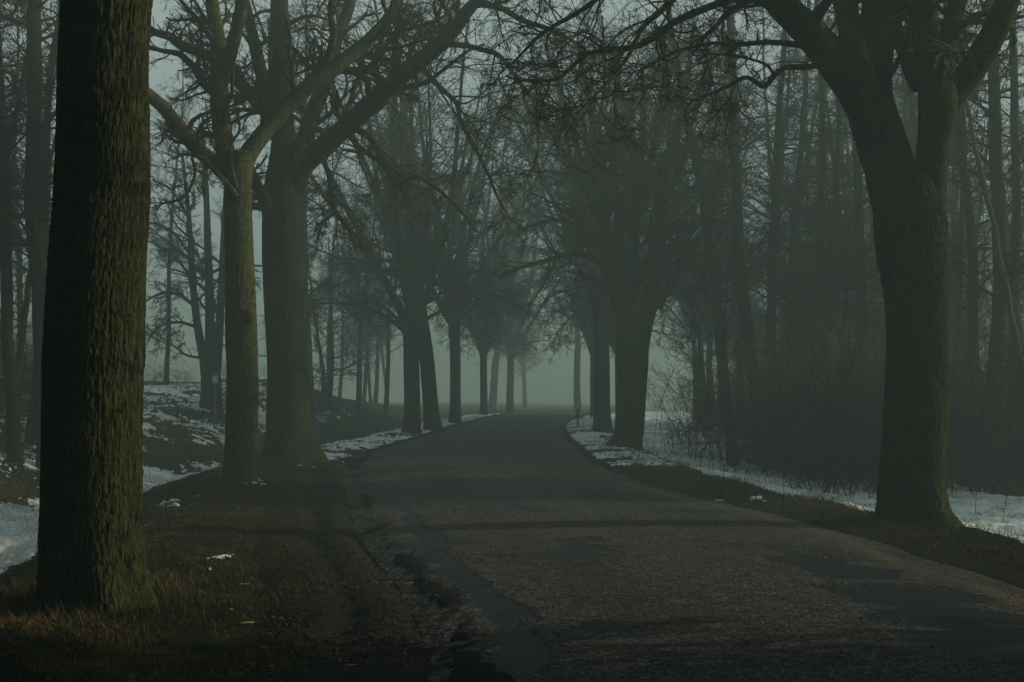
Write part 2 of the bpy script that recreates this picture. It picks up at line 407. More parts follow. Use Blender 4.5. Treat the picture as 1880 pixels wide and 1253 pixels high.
def catmull(pts, per):
    P = np.asarray(pts, float); Q = np.vstack([2*P[0]-P[1], P, 2*P[-1]-P[-2]]); out = []
    for i in range(1, len(Q)-2):
        t = np.linspace(0, 1, per, endpoint=False)[:, None]
        out.append(.5*((2*Q[i])+(-Q[i-1]+Q[i+1])*t+(2*Q[i-1]-5*Q[i]+4*Q[i+1]-Q[i+2])*t*t+(-Q[i-1]+3*Q[i]-3*Q[i+1]+Q[i+2])*t**3))
    out.append(P[-1:]); return np.vstack(out)
def traced(pts, d, ddepth=0.0, per=6):
    """pts: (px, py, width_px) of one stem standing d metres away, leaning ddepth metres nearer/farther by its end"""
    n = len(pts); A = []
    for i, (px, py, wp) in enumerate(pts):
        dd = d+ddepth*(i/(n-1))**1.2; p = at(px, py, dd); A.append([*p, wp/2/FX*dd])
    A = catmull(A, per); return A[:, :3], np.maximum(A[:, 3], .004)
def bark_tube(P, R, sides, seed=0, depth=.014, ridge=.045, stretch=5.0, lobes=None, rings=None, lump=.03):
    """one trunk or limb with real ridged bark"""
    K = rings or len(P)
    cum = np.concatenate([[0], np.cumsum(np.linalg.norm(np.diff(P, axis=0), axis=1))]); t = np.linspace(0, cum[-1], K)
    Pn = np.stack([np.interp(t, cum, P[:, i]) for i in range(3)], -1); Rn = np.interp(t, cum, R)
    T = unit(np.gradient(Pn, axis=0)); ref = np.array([0, 1., 0]) if abs(T.mean(0)[1]) < .8 else np.array([1., 0, 0])
    A = unit(np.cross(np.repeat(ref[None], K, 0), T)); B = np.cross(T, A)
    th = np.linspace(0, 2*np.pi, sides, endpoint=False); ct, st_ = np.cos(th)[None], np.sin(th)[None]
    R2 = Rn[:, None]*np.ones((1, sides)); Rm = Rn.mean()
    x = ct*R2; y = st_*R2; z = t[:, None]*np.ones_like(x)
    wx = (vn3(x*3, y*3, z*1.6, seed)-.5)*.10; wy = (vn3(x*3+9, y*3, z*1.6, seed+1)-.5)*.10
    n = vn3((x+wx)/ridge, (y+wy)/ridge, z/(ridge*stretch), seed+2); rid = 1-np.abs(2*n-1)*1.6
    n = vn3((x+wx)/(ridge*.5), (y+wy)/(ridge*.5), z/(ridge*stretch*.33), seed+3); rid = rid*.62+.38*(1-np.abs(2*n-1)*1.6)
    brk = vn3(x/(ridge*1.4), y/(ridge*1.4), z/(ridge*1.1), seed+9); rid = rid-.5*np.clip(brk-.68, 0, 1)/.3
    clump = np.clip(vn3(x*9, y*9, z*5, seed+11)+.5*vn3(x*25, y*25, z*20, seed+12)-.95, 0, 1)*(.02 if lump <= .03 else 0)
    fine = vn3(x/.012, y/.012, z/.03, seed+4)-.5
    lum = vn3(x*2.2/max(Rm, .1)*.4, y*2.2/max(Rm, .1)*.4, z*1.3, seed+5)-.5
    R2 = R2+depth*(rid-.6)+depth*.45*fine+lump*2*lum*np.minimum(Rn, .5)[:, None]+clump
    if lobes:
        num, amp, hh, ph = lobes; R2 = R2*(1+amp*np.exp(-t/hh)[:, None]*np.cos(num*th+ph+.6*np.sin(2*th))[None])
    V = Pn[:, None]+R2[..., None]*(ct[..., None]*A[:, None]+st_[..., None]*B[:, None])
    i = np.arange(K*sides).reshape(K, sides); F = np.stack([i[:-1], np.roll(i[:-1], -1, 1), np.roll(i[1:], -1, 1), i[1:]], -1).reshape(-1, 4)
    return V.reshape(-1, 3), F
def stackPR(lst, K=14):
    Ps, Rs = [], []
    for P, R in lst:
        cum = np.concatenate([[0], np.cumsum(np.linalg.norm(np.diff(P, axis=0), axis=1))]); t = np.linspace(0, cum[-1], K)
        Ps.append(np.stack([np.interp(t, cum, P[:, i]) for i in range(3)], -1)); Rs.append(np.interp(t, cum, R))
    return np.array(Ps), np.array(Rs)
def ramify(rng, P, R, spec):
    """spec: list of dict per level; returns tube parts of every level"""
    parts = []
    for q in spec:
        S_, D_, L_, r_ = spawn(rng, P, R, q['n'], q.get('t0', .2), 1.0, q.get('a0', 25), q.get('a1', 60), q.get('ratio', .5), q.get('rr', .6), q.get('rmin', .004), .35, q.get('up'), q.get('maxlen'))
        P, R = grow(rng, S_, D_, L_, r_, q.get('K', 5), q.get('wob', .15), q.get('trop', 0), q.get('arch', .3), q.get('tip', .3), q.get('droop', 0))
        parts.append(tubes(P, R, q.get('sides', 3)))
    return parts
def hero_tree(name, label, px, py, trunk, limbs, spec, seed, d=None,  mat=BARK, tmat=TWIGM, sides=200, rings=500, lobes=(5, .09, .7, 1.0), bark=.014, limb_mats=None, extra=None, lseg=90, ridge=.028, stretch=5.2, group='old trees of the avenue'):
    rng = np.random.default_rng(seed)
    x, y = base_at(px, py)
    if d: y = d; x = at(px, py, y)[0]
    z = Hs(x, y); root = empty(name, (x, y, z)); off = np.array([x, y, z])
    tag(root, label, 'tree', group)
    P, R = traced(trunk, y, 0)
    V, F = bark_tube(P, R, sides, seed, bark, ridge, stretch, rings=rings, lobes=lobes)
    link('trunk', mesh_np('trunk', V-off, F, True, mat), root)
    fam = []
    for L in limbs:
        pts, dd = L[0], L[1]
        Pl, Rl = traced(pts, y+(L[2] if len(L) > 2 else 0), dd)
        Pl = Pl+np.cumsum(rng.normal(0, 1, Pl.shape), 0)*.003*np.linspace(0, 1, len(Pl))[:, None]*.5
        fam.append((Pl, Rl))
        V, F = bark_tube(Pl, Rl, 28 if Rl[0] > .06 else 12, seed+len(fam), .008 if Rl[0] > .06 else .003, rings=lseg)
        link('limb', mesh_np('limb', V-off, F, True, mat), root)
    if spec:
        Ps, Rs = stackPR(fam)
        parts = ramify(rng, Ps, Rs, spec)
        V, F = join(parts)
        link('crown', mesh_np('crown', V-off, F, True, tmat), root)
    return root, off
print('axes ready', nr, nc)

# ---------------------------------------------------------------- hero trees of the avenue
TW = dict(wob=.22, arch=.5)
SPEC_NEAR = [dict(n=9, t0=.12, ratio=.34, a0=30, a1=70, rr=.42, K=8, wob=.20, arch=.5, maxlen=2.6, rmin=.012, sides=5, trop=.03),
             dict(n=9, ratio=.45, a0=25, a1=65, rr=.5, K=6, wob=.22, arch=.5, rmin=.007, sides=4, maxlen=1.2),
             dict(n=7, ratio=.5, a0=20, a1=60, rr=.6, K=5, wob=.2, rmin=.0045, droop=.10, maxlen=.65),
             dict(n=3, ratio=.5, a0=20, a1=60, rr=.7, K=3, wob=.2, rmin=.0035, maxlen=.3)]
# L1: the huge trunk at the left
hero_tree('linden_tree', 'huge mossy trunk in the left foreground with deep ridged bark', 172, 1112,
    [(174,1150,250),(173,1112,220),(170,1070,198),(166,980,186),(168,900,180),(170,800,176),(172,650,177),(178,500,174),(186,380,172),(189,250,164),(190,120,163),(197,-20,162),(204,-200,165),(208,-400,150),(210,-640,130)],
    [([(225,-150,110),(260,-420,80),(330,-640,60),(420,-800,40)], 2.0), ([(190,-300,110),(120,-560,80),(40,-740,60),(-60,-850,40)], -1.5), ([(230,-300,80),(330,-520,50),(460,-640,34),(600,-700,20)], -2.0),
     ([(150,-260,70),(40,-360,46),(-80,-380,34),(-200,-350,20)], 2.5), ([(205,-500,110),(215,-800,80),(200,-1100,40)], 0.5)],
    SPEC_NEAR, 11, sides=520, rings=1500, lobes=(6, .13, .40, .6), bark=.014)
# L2: slimmer trunk with a fork at head height of the frame
L2R, L2O = hero_tree('linden_tree', 'slim mossy trunk with a pale branch scar, just right of the huge foreground trunk', 440, 884,
    [(440,905,76),(440,882,66),(441,850,61),(443,800,59),(445,700,58),(443,620,58),(441,520,55),(438,430,51),(437,360,49),(436,300,54),(436,280,50)],
    [([(428,330,40),(414,280,36),(406,220,35),(402,150,33),(400,80,30),(388,0,24),(378,-90,20),(370,-200,12)], .6),
     ([(410,150,26),(428,80,24),(442,20,24),(452,-60,20),(470,-170,14),(480,-280,8)], -.8, .2),
     ([(442,330,40),(452,290,36),(478,252,33),(510,215,32),(560,165,30),(600,138,28),(640,105,27),(680,72,24),(715,30,20),(740,-25,17),(775,-110,11),(800,-200,6)], 1.5),
     ([(560,160,18),(585,128,17),(604,100,15),(612,60,13),(607,15,11),(620,-50,8)], -1.0, .8),
     ([(428,318,32),(395,300,30),(352,262,28),(322,225,27),(298,195,25),(276,176,24),(245,150,20),(190,100,14)], -1.0),
     ([(398,112,22),(370,96,20),(335,84,18),(310,66,16),(280,55,13),(240,20,9)], -.8, .2),
     ([(404,180,18),(378,158,16),(356,125,14),(330,100,12),(300,94,9),(268,84,7)], 1.0, .3),
     ([(434,362,13),(415,335,12),(392,312,10),(375,292,9),(352,284,8),(335,284,6),(318,292,5)], -.6, -.3),
     ([(434,345,9),(428,322,8),(424,290,7),(426,262,6),(440,240,5),(438,205,4)], -.4, -.3),
     ([(352,290,6),(358,312,6),(352,340,5),(335,365,4),(300,374,4),(288,386,3)], -.3, -.6),
     ([(605,128,14),(640,128,12),(680,132,10),(712,150,8),(740,170,6),(770,180,4)], .6, 1.0),
     ([(682,66,10),(720,62,9),(770,48,7),(815,30,5),(850,-10,4)], .3, 1.2)],
    [dict(n=13, t0=.1, ratio=.30, a0=30, a1=75, rr=.40, K=8, wob=.24, arch=.6, maxlen=1.9, rmin=.011, sides=4, trop=.04),
     dict(n=9, ratio=.48, a0=25, a1=65, rr=.5, K=6, wob=.24, arch=.6, rmin=.007, sides=3, maxlen=1.0),
     dict(n=7, ratio=.5, a0=20, a1=60, rr=.6, K=5, wob=.22, rmin=.0045, maxlen=.55)],
    22, mat=BARK_S, sides=220, rings=900, lobes=(5, .05, .35, 0), bark=.010)

# L3: thick trunk with a flared foot
L3R, L3O = hero_tree('linden_tree', 'thick dark trunk with a flared foot, its limb reaching over the road', 535, 845,
    [(537,862,150),(537,846,128),(535,828,106),(533,800,90),(530,760,81),(528,700,74),(525,640,72),(522,560,74),(520,480,76),(518,400,74),(519,340,66),(522,300,58),(521,260,46),(517,200,40),(515,120,36),(513,40,34),(512,-60,28),(505,-200,18)],
    [([(535,350,44),(556,306,40),(590,274,38),(628,240,37),(665,205,36),(700,172,35),(745,132,33),(790,97,31),(828,62,28),(858,22,24),(882,-6,20),(915,-60,15),(960,-130,9)], -3.5),
     ([(532,320,36),(552,280,32),(572,215,30),(592,165,28),(606,120,26),(618,70,24),(640,10,21),(660,-80,15),(690,-200,8)], 1.2),
     ([(510,250,30),(488,205,27),(455,170,25),(432,140,23),(415,112,18),(395,60,12),(380,10,8)], 1.2),
     ([(503,215,26),(486,160,24),(470,95,23),(458,40,20),(446,-15,18),(432,-110,12)], -1.0),
     ([(505,420,30),(488,372,26),(470,335,20),(452,290,14)], -1.5),
     ([(880,0,13),(905,12,12),(927,18,11),(961,38,10),(1008,52,8),(1045,70,6),(1080,95,4)], -.8, -3.4),
     ([(821,80,12),(850,84,11),(872,88,10),(917,103,9),(950,146,8),(978,180,7),(1025,202,6),(1050,232,5),(1076,262,3)], -1.2, -2.9),
     ([(770,118,12),(804,157,10),(838,190,9),(845,221,8),(865,259,7),(893,313,6),(913,361,5),(940,408,3)], -1.0, -2.4),
     ([(637,238,13),(660,240,12),(678,252,11),(702,293,10),(726,337,9),(748,330,8),(770,327,7),(811,354,6),(848,391,5),(872,425,3)], -1.2, -1.2),
     ([(592,285,10),(602,318,9),(609,350,9),(614,388,8),(632,410,7),(646,436,6),(653,464,3)], -.6, -.6),
     ([(614,391,7),(600,402,6),(590,412,6),(584,440,3)], -.3, -.9),
     ([(700,172,11),(690,120,10),(700,70,8),(730,20,6),(745,-30,5)], .5, -1.5),
     ([(745,132,10),(760,80,9),(800,40,7),(815,-10,5)], .9, -1.9),
     ([(470,90,9),(490,75,9),(540,40,8),(570,30,6),(600,36,4)], -.6, -.5)],
    [dict(n=18, t0=.12, ratio=.34, a0=30, a1=75, rr=.40, K=8, wob=.22, arch=.6, maxlen=3.4, rmin=.012, sides=4, trop=.0),
     dict(n=9, ratio=.48, a0=25, a1=65, rr=.5, K=7, wob=.24, arch=.7, rmin=.008, sides=3, maxlen=1.7),
     dict(n=6, ratio=.55, a0=20, a1=60, rr=.6, K=5, wob=.22, rmin=.005, droop=.12, maxlen=.95)],
    33, sides=240, rings=900, lobes=(5, .13, .5, 2.2), bark=.018)
# R1: the big forked tree on the right
hero_tree('linden_tree', 'big dark tree on the right verge, stems parting in a narrow V', 1676, 958,
    [(1680,985,178),(1678,962,150),(1676,935,126),(1674,880,117),(1680,800,114),(1684,700,113),(1685,620,112),(1682,540,116),(1676,470,126),(1672,410,132),(1668,370,120),(1660,330,104)],
    [([(1668,440,100),(1652,380,100),(1634,310,94),(1615,250,92),(1600,200,88),(1596,150,84),(1604,90,76),(1616,20,68),(1622,-80,58),(1640,-240,40),(1650,-420,20)], .8),
     ([(1690,440,84),(1702,370,70),(1708,320,60),(1714,270,60),(1720,220,68),(1722,180,72),(1712,130,60),(1700,70,52),(1694,0,46),(1680,-110,36),(1690,-280,20)], -.6),
     ([(1604,215,84),(1572,165,74),(1530,110,68),(1488,62,62),(1440,15,56),(1390,-40,48),(1320,-110,38),(1220,-180,26),(1100,-240,14)], -2.5),
     ([(1592,170,50),(1575,110,46),(1560,50,44),(1548,-10,42),(1530,-110,32),(1500,-260,16)], 1.2),
     ([(1722,205,60),(1760,160,50),(1795,112,50),(1825,60,48),(1850,0,44),(1900,-110,32),(1980,-240,18)], -1.2),
     ([(1715,190,44),(1728,130,42),(1742,70,38),(1756,10,34),(1775,-90,26),(1800,-220,12)], 1.0),
     ([(1685,160,26),(1668,125,24),(1652,80,22),(1640,30,18),(1650,-40,12)], 1.0),
     ([(1395,-30,17),(1345,-4,16),(1300,14,14),(1240,40,13),(1200,70,12),(1162,88,11),(1120,92,10),(1077,102,9),(1045,130,8),(1020,148,7),(957,150,5),(930,142,3)], -1.6, -1.0),
     ([(1515,105,13),(1492,122,12),(1444,124,11),(1422,138,11),(1402,158,10),(1369,141,8),(1330,160,7),(1267,186,4)], -.8, -.4),
     ([(1490,84,13),(1458,82,12),(1410,78,10),(1342,83,9),(1308,80,7),(1240,96,6),(1180,130,4)], -1.0, -.5),
     ([(1418,134,6),(1410,122,6),(1386,112,5),(1339,102,5),(1291,99,3)], .4, -.7),
     ([(1300,-120,16),(1260,-30,13),(1215,20,11),(1180,52,9),(1150,110,7),(1100,170,5),(1060,210,3)], -1.5, -1.6),
     ([(1240,-170,16),(1190,-90,13),(1120,-20,11),(1060,25,9),(1000,60,7),(940,120,4)], 1.5, -1.6),
     ([(1625,150,14),(1650,110,12),(1668,60,9),(1675,10,6)], -.6)],
    [dict(n=15, t0=.30, ratio=.42, a0=30, a1=75, rr=.36, K=9, wob=.2, arch=.6, maxlen=3.2, rmin=.010, sides=4, trop=-.02),
     dict(n=8, ratio=.46, a0=25, a1=65, rr=.5, K=7, wob=.24, arch=.7, rmin=.006, sides=3, maxlen=1.6),
     dict(n=6, ratio=.55, a0=20, a1=60, rr=.6, K=5, wob=.22, rmin=.004, droop=.12, maxlen=.95)],
    44, sides=300, rings=1000, lobes=(6, .14, .6, .4), bark=.024)
# R2: the tree on the right verge in the middle distance
hero_tree('linden_tree', 'tree forking low on the right verge in the middle distance', 1150, 822,
    [(1146,838,84),(1148,822,66),(1152,805,54),(1156,780,52),(1159,740,53),(1161,700,54),(1161,660,58),(1161,630,60),(1160,600,52)],
    [([(1150,640,36),(1144,580,34),(1132,535,30),(1120,500,27),(1108,450,25),(1102,380,22),(1096,300,18),(1085,200,13),(1060,80,7)], .8),
     ([(1172,640,38),(1182,590,36),(1196,540,34),(1204,480,32),(1210,420,28),(1216,340,24),(1240,250,18),(1262,150,12),(1275,40,6)], -.8),
     ([(1156,560,24),(1160,500,22),(1163,430,20),(1172,340,17),(1180,240,13),(1180,120,7)], 1.5),
     ([(1146,560,20),(1142,480,18),(1135,400,16),(1128,310,14),(1132,200,10),(1140,90,6)], -1.5),
     ([(1205,565,18),(1226,530,17),(1245,500,15),(1262,470,14),(1290,430,12),(1310,380,9),(1320,300,6)], -1.2),
     ([(1196,500,18),(1226,470,15),(1255,445,13),(1290,400,10),(1330,350,7)], 1.4),
     ([(1114,498,15),(1098,480,14),(1075,468,12),(1040,468,11),(1000,480,9),(955,492,7),(915,510,4)], -1.8),
     ([(1106,470,12),(1080,430,11),(1050,410,9),(1010,405,7),(960,420,4)], 1.5),
     ([(1110,440,14),(1085,370,12),(1050,300,10),(1010,240,8),(985,160,5)], -1.0),
     ([(1104,390,12),(1070,300,11),(1040,210,9),(1020,110,6)], 1.8),
     ([(1212,400,14),(1250,300,12),(1275,210,9),(1310,110,5)], 2.0),
     ([(1164,420,14),(1195,300,11),(1215,180,8),(1220,60,5)], -2.2),
     ([(1120,380,12),(1100,260,10),(1110,140,7),(1105,30,4)], 2.6)],
    [dict(n=19, t0=.1, ratio=.38, a0=25, a1=65, rr=.42, K=7, wob=.18, arch=.5, maxlen=3.0, rmin=.015, sides=4, trop=.03),
     dict(n=10, ratio=.45, a0=25, a1=60, rr=.5, K=5, wob=.22, arch=.6, rmin=.009, sides=3, maxlen=1.4, droop=.05),
     dict(n=7, ratio=.48, a0=20, a1=60, rr=.6, K=4, wob=.22, rmin=.0065, droop=.15, maxlen=.7)],
    55, sides=90, rings=260, lobes=(4, .08, .5, 0), bark=.010)

# ---------------------------------------------------------------- farther avenue trees (fan crowned)
def fan_tree(seed, h=12.0, r=.30, fork=2.9, nst=9, lean=0.0, spread=32, dens=1.0):
    rng = np.random.default_rng(seed)
    n = 16; z = np.linspace(-.4, fork+1.0, n)
    P = np.stack([lean*z/fork+.03*np.sin(z*1.3+seed), .02*np.cos(z+seed), z], -1)
    R = r*(1.0-.05*z/fork)*(1+.38*np.exp(-np.maximum(z, 0)/.28)); R[-1] *= .8
    tv, tf = bark_tube(P, R, 40, seed, .012, rings=110, lobes=(5, .07, .5, seed))
    S0 = P[-4]+rng.normal(0, .04, (nst, 3)); S0[:, 2] = rng.uniform(fork-.3, fork+.9, nst)
    S0[:, 0] = lean*S0[:, 2]/fork+rng.normal(0, .05, nst)
    az = np.linspace(0, 2*np.pi, nst, endpoint=False)+rng.uniform(-.3, .3, nst); pol = np.radians(rng.uniform(8, spread, nst)); pol[0] = .05
    D0 = np.stack([np.cos(az)*np.sin(pol), np.sin(az)*np.sin(pol), np.cos(pol)], -1)
    L0 = (h-fork)*rng.uniform(.72, 1.05, nst); Pm, Rm = grow(rng, S0, D0, L0, r*rng.uniform(.38, .62, nst), 11, .055, .02, .12, .22)
    # low arching side limbs
    ns = 5; z2 = rng.uniform(fork-.2, fork+1.4, ns); S1 = np.stack([lean*z2/fork, z2*0, z2], -1); az = rng.uniform(0, 6.28, ns)
    D1 = np.stack([np.cos(az)*.8, np.sin(az)*.8, np.full(ns, .6)], -1)
    P1, R1 = grow(rng, S1, D1, rng.uniform(3.2, 5, ns), np.full(ns, r*.3), 11, .10, .0, .3, .2, .16)
    Pa = np.concatenate([Pm, P1]); Ra = np.concatenate([Rm, R1])
    limbs = tubes(Pa, Ra, 8)
    parts = [limbs]+ramify(rng, Pa, Ra, [
        dict(n=int(12*dens), t0=.1, ratio=.36, a0=25, a1=60, rr=.42, K=6, wob=.16, arch=.5, maxlen=2.8, rmin=.016, sides=4, trop=.03),
        dict(n=int(9*dens), ratio=.48, a0=25, a1=60, rr=.5, K=4, wob=.22, arch=.6, rmin=.011, sides=3, maxlen=1.3, droop=.08),
        dict(n=7, ratio=.5, a0=20, a1=60, rr=.6, K=3, wob=.22, rmin=.0085, droop=.18, maxlen=.8)])
    cv, cf = join(parts)
    return mesh_np('trunk', tv, tf, True, BARKF), mesh_np('crown', cv, cf, True, TWIG)
FANS = [fan_tree(101, 15, .28, 3.2, 10), fan_tree(102, 15.5, .27, 3.6, 9, .12, 28), fan_tree(103, 14.5, .26, 3.0, 11, 0, 36), fan_tree(107, 15, .27, 4.5, 14, 0, 44, 1.4), fan_tree(108, 15.5, .27, 5.4, 14, 0, 46, 1.4)]  # last two are denser, only for the unseen shade trees
def put_fan(px, py, width_px, k, label, group, rot=0.0, hs=1.0, name='linden_tree', y=None):
    x, yy = base_at(px, py) if y is None else (at(px, py, y)[0], y)
    root = empty(name, (x, yy, Hs(x, yy))); sc_ = width_px/FX*yy/2/.27
    root.rotation_euler = (0, 0, rot); root.scale = (1, 1, hs)
    tag(root, label, 'tree', group)
    t, c_ = FANS[k]; a = link('trunk', t, root); a.scale = (sc_, sc_, 1); link('crown', c_, root)
    return root
AV = 'old trees of the avenue'
# L4: twin trunks
r4 = put_fan(755, 797, 29, 0, 'upright dark trunk of the left pair beyond the bend, its crown a tall fan', AV, .4, 1.0)
t5 = fan_tree(105, 12.5, .27, 4.2, 7, -.50, 30)
x, y = base_at(797, 791); t5o = empty('linden_tree', (x, y, Hs(x, y))); tag(t5o, 'trunk leaning to the left into its upright twin beyond the bend', 'tree', AV)
link('trunk', t5[0], t5o); link('crown', t5[1], t5o)
put_fan(836, 778, 20, 1, 'straight misty trunk next after the pair on the left of the road', AV, 2.0)
put_fan(888, 769, 14, 2, 'pale trunk on the left roadside near the crest, second beyond the pair', AV, 1.0, y=73)
put_fan(937, 767, 13, 0, 'palest trunk on the left near the crest, almost lost in the mist', AV, 3.0, y=88)
put_fan(1108, 797, 30, 1, 'trunk standing close behind the low forking tree of the right verge', AV, 3.6, y=50)
put_fan(1137, 800, 16, 2, 'narrow trunk hidden between its neighbours on the right verge', AV, 1.3, y=56)
put_fan(1090, 772, 13, 2, 'slender pale trunk at the right roadside near the crest, farthest on that side', AV, .3, y=70)
# ---------------------------------------------------------------- woodland trees: tall, straight, with short level branches
def alder(seed, h=19, r=.16, first=2.5, lean=0.0, nb=50, cones=True, stems=1, pale=False, twigr=.0075, blen=2.3):
    rng = np.random.default_rng(seed); K = 26
    tp, PP, RR_ = [], [], []
    for s_ in range(stems):
        z = np.linspace(-.3, h*(1-.1*s_), K); a = s_*2.2+seed; sp_ = .32*s_
        P = np.stack([lean*z/h+np.cos(a)*sp_*(.25+z/h*2.4)+.10*np.sin(z*.5+seed), np.sin(a)*sp_*(.25+z/h*2.4)+.09*np.sin(z*.37+seed*2), z], -1)
        P[:, :2] += np.cumsum(rng.normal(0, .02, (K, 2)), 0)
        R = r*(1-.15*s_)*(1-.82*np.clip(z/h, 0, 1)**1.15)*(1+.35*np.exp(-np.maximum(z, 0)/.25))
        tp.append(bark_tube(P, R, 14, seed+s_, .006, rings=70, lump=.05)); PP.append(P); RR_.append(R)
    tv, tf = join(tp)
    Pm, Rm = np.array(PP), np.array(RR_)
    S_, D_, L_, r_ = spawn(rng, Pm, Rm, nb, first/h, .99, 50, 95, .1, .30, .012)
    L_ = blen*rng.uniform(.5, 1.3, len(L_)); hz = S_[:, 2]/h; L_ = L_*(1.15-.75*hz); D_[:, 2] = D_[:, 2]+.25*hz
    P1, R1 = grow(rng, S_, D_, L_, np.minimum(r_, .035), 6, .13, .01, .3, .25)
    parts = [tubes(P1, R1, 4)]
    S_, D_, L_, r_ = spawn(rng, P1, R1, 8, .12, 1, 25, 70, .5, .55, twigr*1.3)
    P2, R2 = grow(rng, S_, D_, L_, r_, 5, .2, 0, .4, .3); parts.append(tubes(P2, R2, 3))
    S_, D_, L_, r_ = spawn(rng, P2, R2, 6, .15, 1, 25, 65, .55, .6, twigr)
    P3, R3 = grow(rng, S_, D_, L_, r_, 3, .2, 0, .4, .35, .06); parts.append(tubes(P3, R3, 3))
    if cones:
        pick = rng.random(len(P3)) < .10; E = P3[pick][:, -1]; n = len(E)
        d = np.array([[0, 0, 1], [1, 0, 0], [0, 1, 0], [-1, 0, 0], [0, -1, 0], [0, 0, -1.4]])*.02
        V = E[:, None]+d[None]*rng.uniform(.7, 1.5, (n, 1, 1)); b = (np.arange(n)*6)[:, None, None]
        Fq = np.array([[0, 1, 2], [0, 2, 3], [0, 3, 4], [0, 4, 1], [5, 2, 1], [5, 3, 2], [5, 4, 3], [5, 1, 4]])
        cone_part = (V.reshape(-1, 3), (b+Fq[None]).reshape(-1, 3))
    else: cone_part = None
    cv, cf = join(parts); fl = [cf]
    if cone_part: fl.append(cone_part[1]+len(cv)); cv = np.concatenate([cv, cone_part[0]])
    return mesh_np('trunk', tv, tf, True, PALE if pale else BARKF), mesh_np('crown', cv, fl, True, TWIG)
AL = [alder(201, 17, first=4.2), alder(202, 16.5, .13, 4.6, .9), alder(203, 17.5, .19, 4.0, -.6, 56), alder(204, 16, .12, 3.4, 1.6, 46), alder(205, 16.5, .13, 3, 0, 44, True, 2), alder(206, 17, .15, 4.0, -1.8, 48)]
SAP = [alder(221, 8, .045, 1.2, 1.0, 26, False, 1, True, .006, 1.4), alder(222, 9, .05, 1.6, -1.6, 28, False, 1, True, .006, 1.5), alder(223, 7, .04, .8, .3, 30, False, 3, False, .006, 1.3)]
def put_tree(var, x, y, label, group, rot=0., s=1.0, name='alder_tree', cat='tree', sr=1.0):
    q_ = math.sin(x*12.9+y*7.7)*.045; root = empty(name, (x, y, Hs(x, y))); root.rotation_euler = (q_ if 'among' not in label else 0, math.cos(x*5.1+y*3.3)*.045, rot); root.scale = (s*sr, s*sr, s)
    tag(root, label, cat, group)
    link('trunk', var[0], root); link('crown', var[1], root)
    return root
GW = 'trees of the foggy wood on the right'
placed = []
def free(x, y, r):
    return all((x-a)**2+(y-b)**2 > r*r for a, b in placed)
# traced trunks of the right wood: (px, py of foot, variant, label)
for px, py, k, s_, rot, lab in ((1352,858,5,1.0,0.0,'leaning dark trunk at the wood edge, first right of the low forking tree'),
        (1392,852,2,1.05,0.2,'thick dark trunk standing in a close pair at the near edge of the right wood'),
        (1418,848,0,1.0,1.2,'slimmer of the close pair of trunks at the near edge of the right wood'),
        (1448,846,5,.95,3.4,'trunk just right of the close pair in the right wood'),
        (1512,858,4,1.0,.7,'double stemmed tree rising behind the brambles in the right wood'),
        (1588,862,0,1.0,4.0,'straight dark trunk seen just left of the big forked tree'),
        (1786,880,3,1.1,3.6,'leaning trunk seen just right of the big forked tree'),
        (1822,885,2,1.0,2.0,'upright trunk between two leaning ones at the right edge'),
        (1872,872,1,1.1,3.2,'leaning trunk at the far right edge of the picture')):
    x, y = base_at(px, py); placed.append((x, y)); put_tree(AL[k], x, y, lab, GW, rot, s_)
x, y = base_at(1484, 842); put_tree(SAP[1], x, y, 'thin pale sapling leaning left in front of the dark trunks of the right wood', GW, .2, 1.0, 'sapling'); placed.append((x, y))
x, y = base_at(1335, 846); put_tree(SAP[2], x, y, 'bushy many stemmed sapling at the near left corner of the right wood', GW, 1.0, 1.0, 'sapling')
x, y = base_at(1898, 900); put_tree(SAP[1], x, y, 'thin pale stem catching the light at the far right edge', GW, .3, 1.5, 'sapling', sr=1.0); placed.append((x, y))
def wood_label(x, y):
    px = 940+x/y*FX
    dep = 'near' if y < 38 else ('middle' if y < 54 else 'far')
    where = ('beside the low forking tree' if px < 1330 else 'behind the close pair of trunks' if px < 1460 else 'left of the big forked tree' if px < 1600
             else 'hidden behind the big forked tree' if px < 1750 else 'right of the big forked tree')
    return 'slender bare tree in the %s rows of the wood, %s' % (dep, where)
n = 0; rg = random.Random(77)
for _ in range(6000):
    if n >= 104: break
    y = 28+rg.random()**1.1*46; t = (4.6+rg.random()**1.2*36) if n < 80 else 16+rg.random()*26
    x = float(XR(np.array([y]))[0])+t
    if y > 70 and t < 8: continue
    if x > 6.5 and abs(y-(28.6+.105*(x+5))) < 3.2: continue      # trees left out along this line to let the low sun in
    if x/y > .62: continue
    if not free(x, y, 1.5): continue
    placed.append((x, y)); k = rg.randrange(6)
    put_tree(AL[k], x, y, wood_label(x, y), GW, rg.random()*6.28, .82+.22*rg.random()); n += 1
LS = 'low bushy understorey tree in the dim wood on the right'
for i in range(18):
    y = 28+rg.random()*40; x = float(XR(np.array([y]))[0])+5+rg.random()*22
    if x/y > .5: continue
    put_tree(SAP[2 if rg.random() < .7 else 0], x, y, LS, 'understorey of the right wood', rg.random()*6.28, .6+.5*rg.random(), 'understorey_tree')
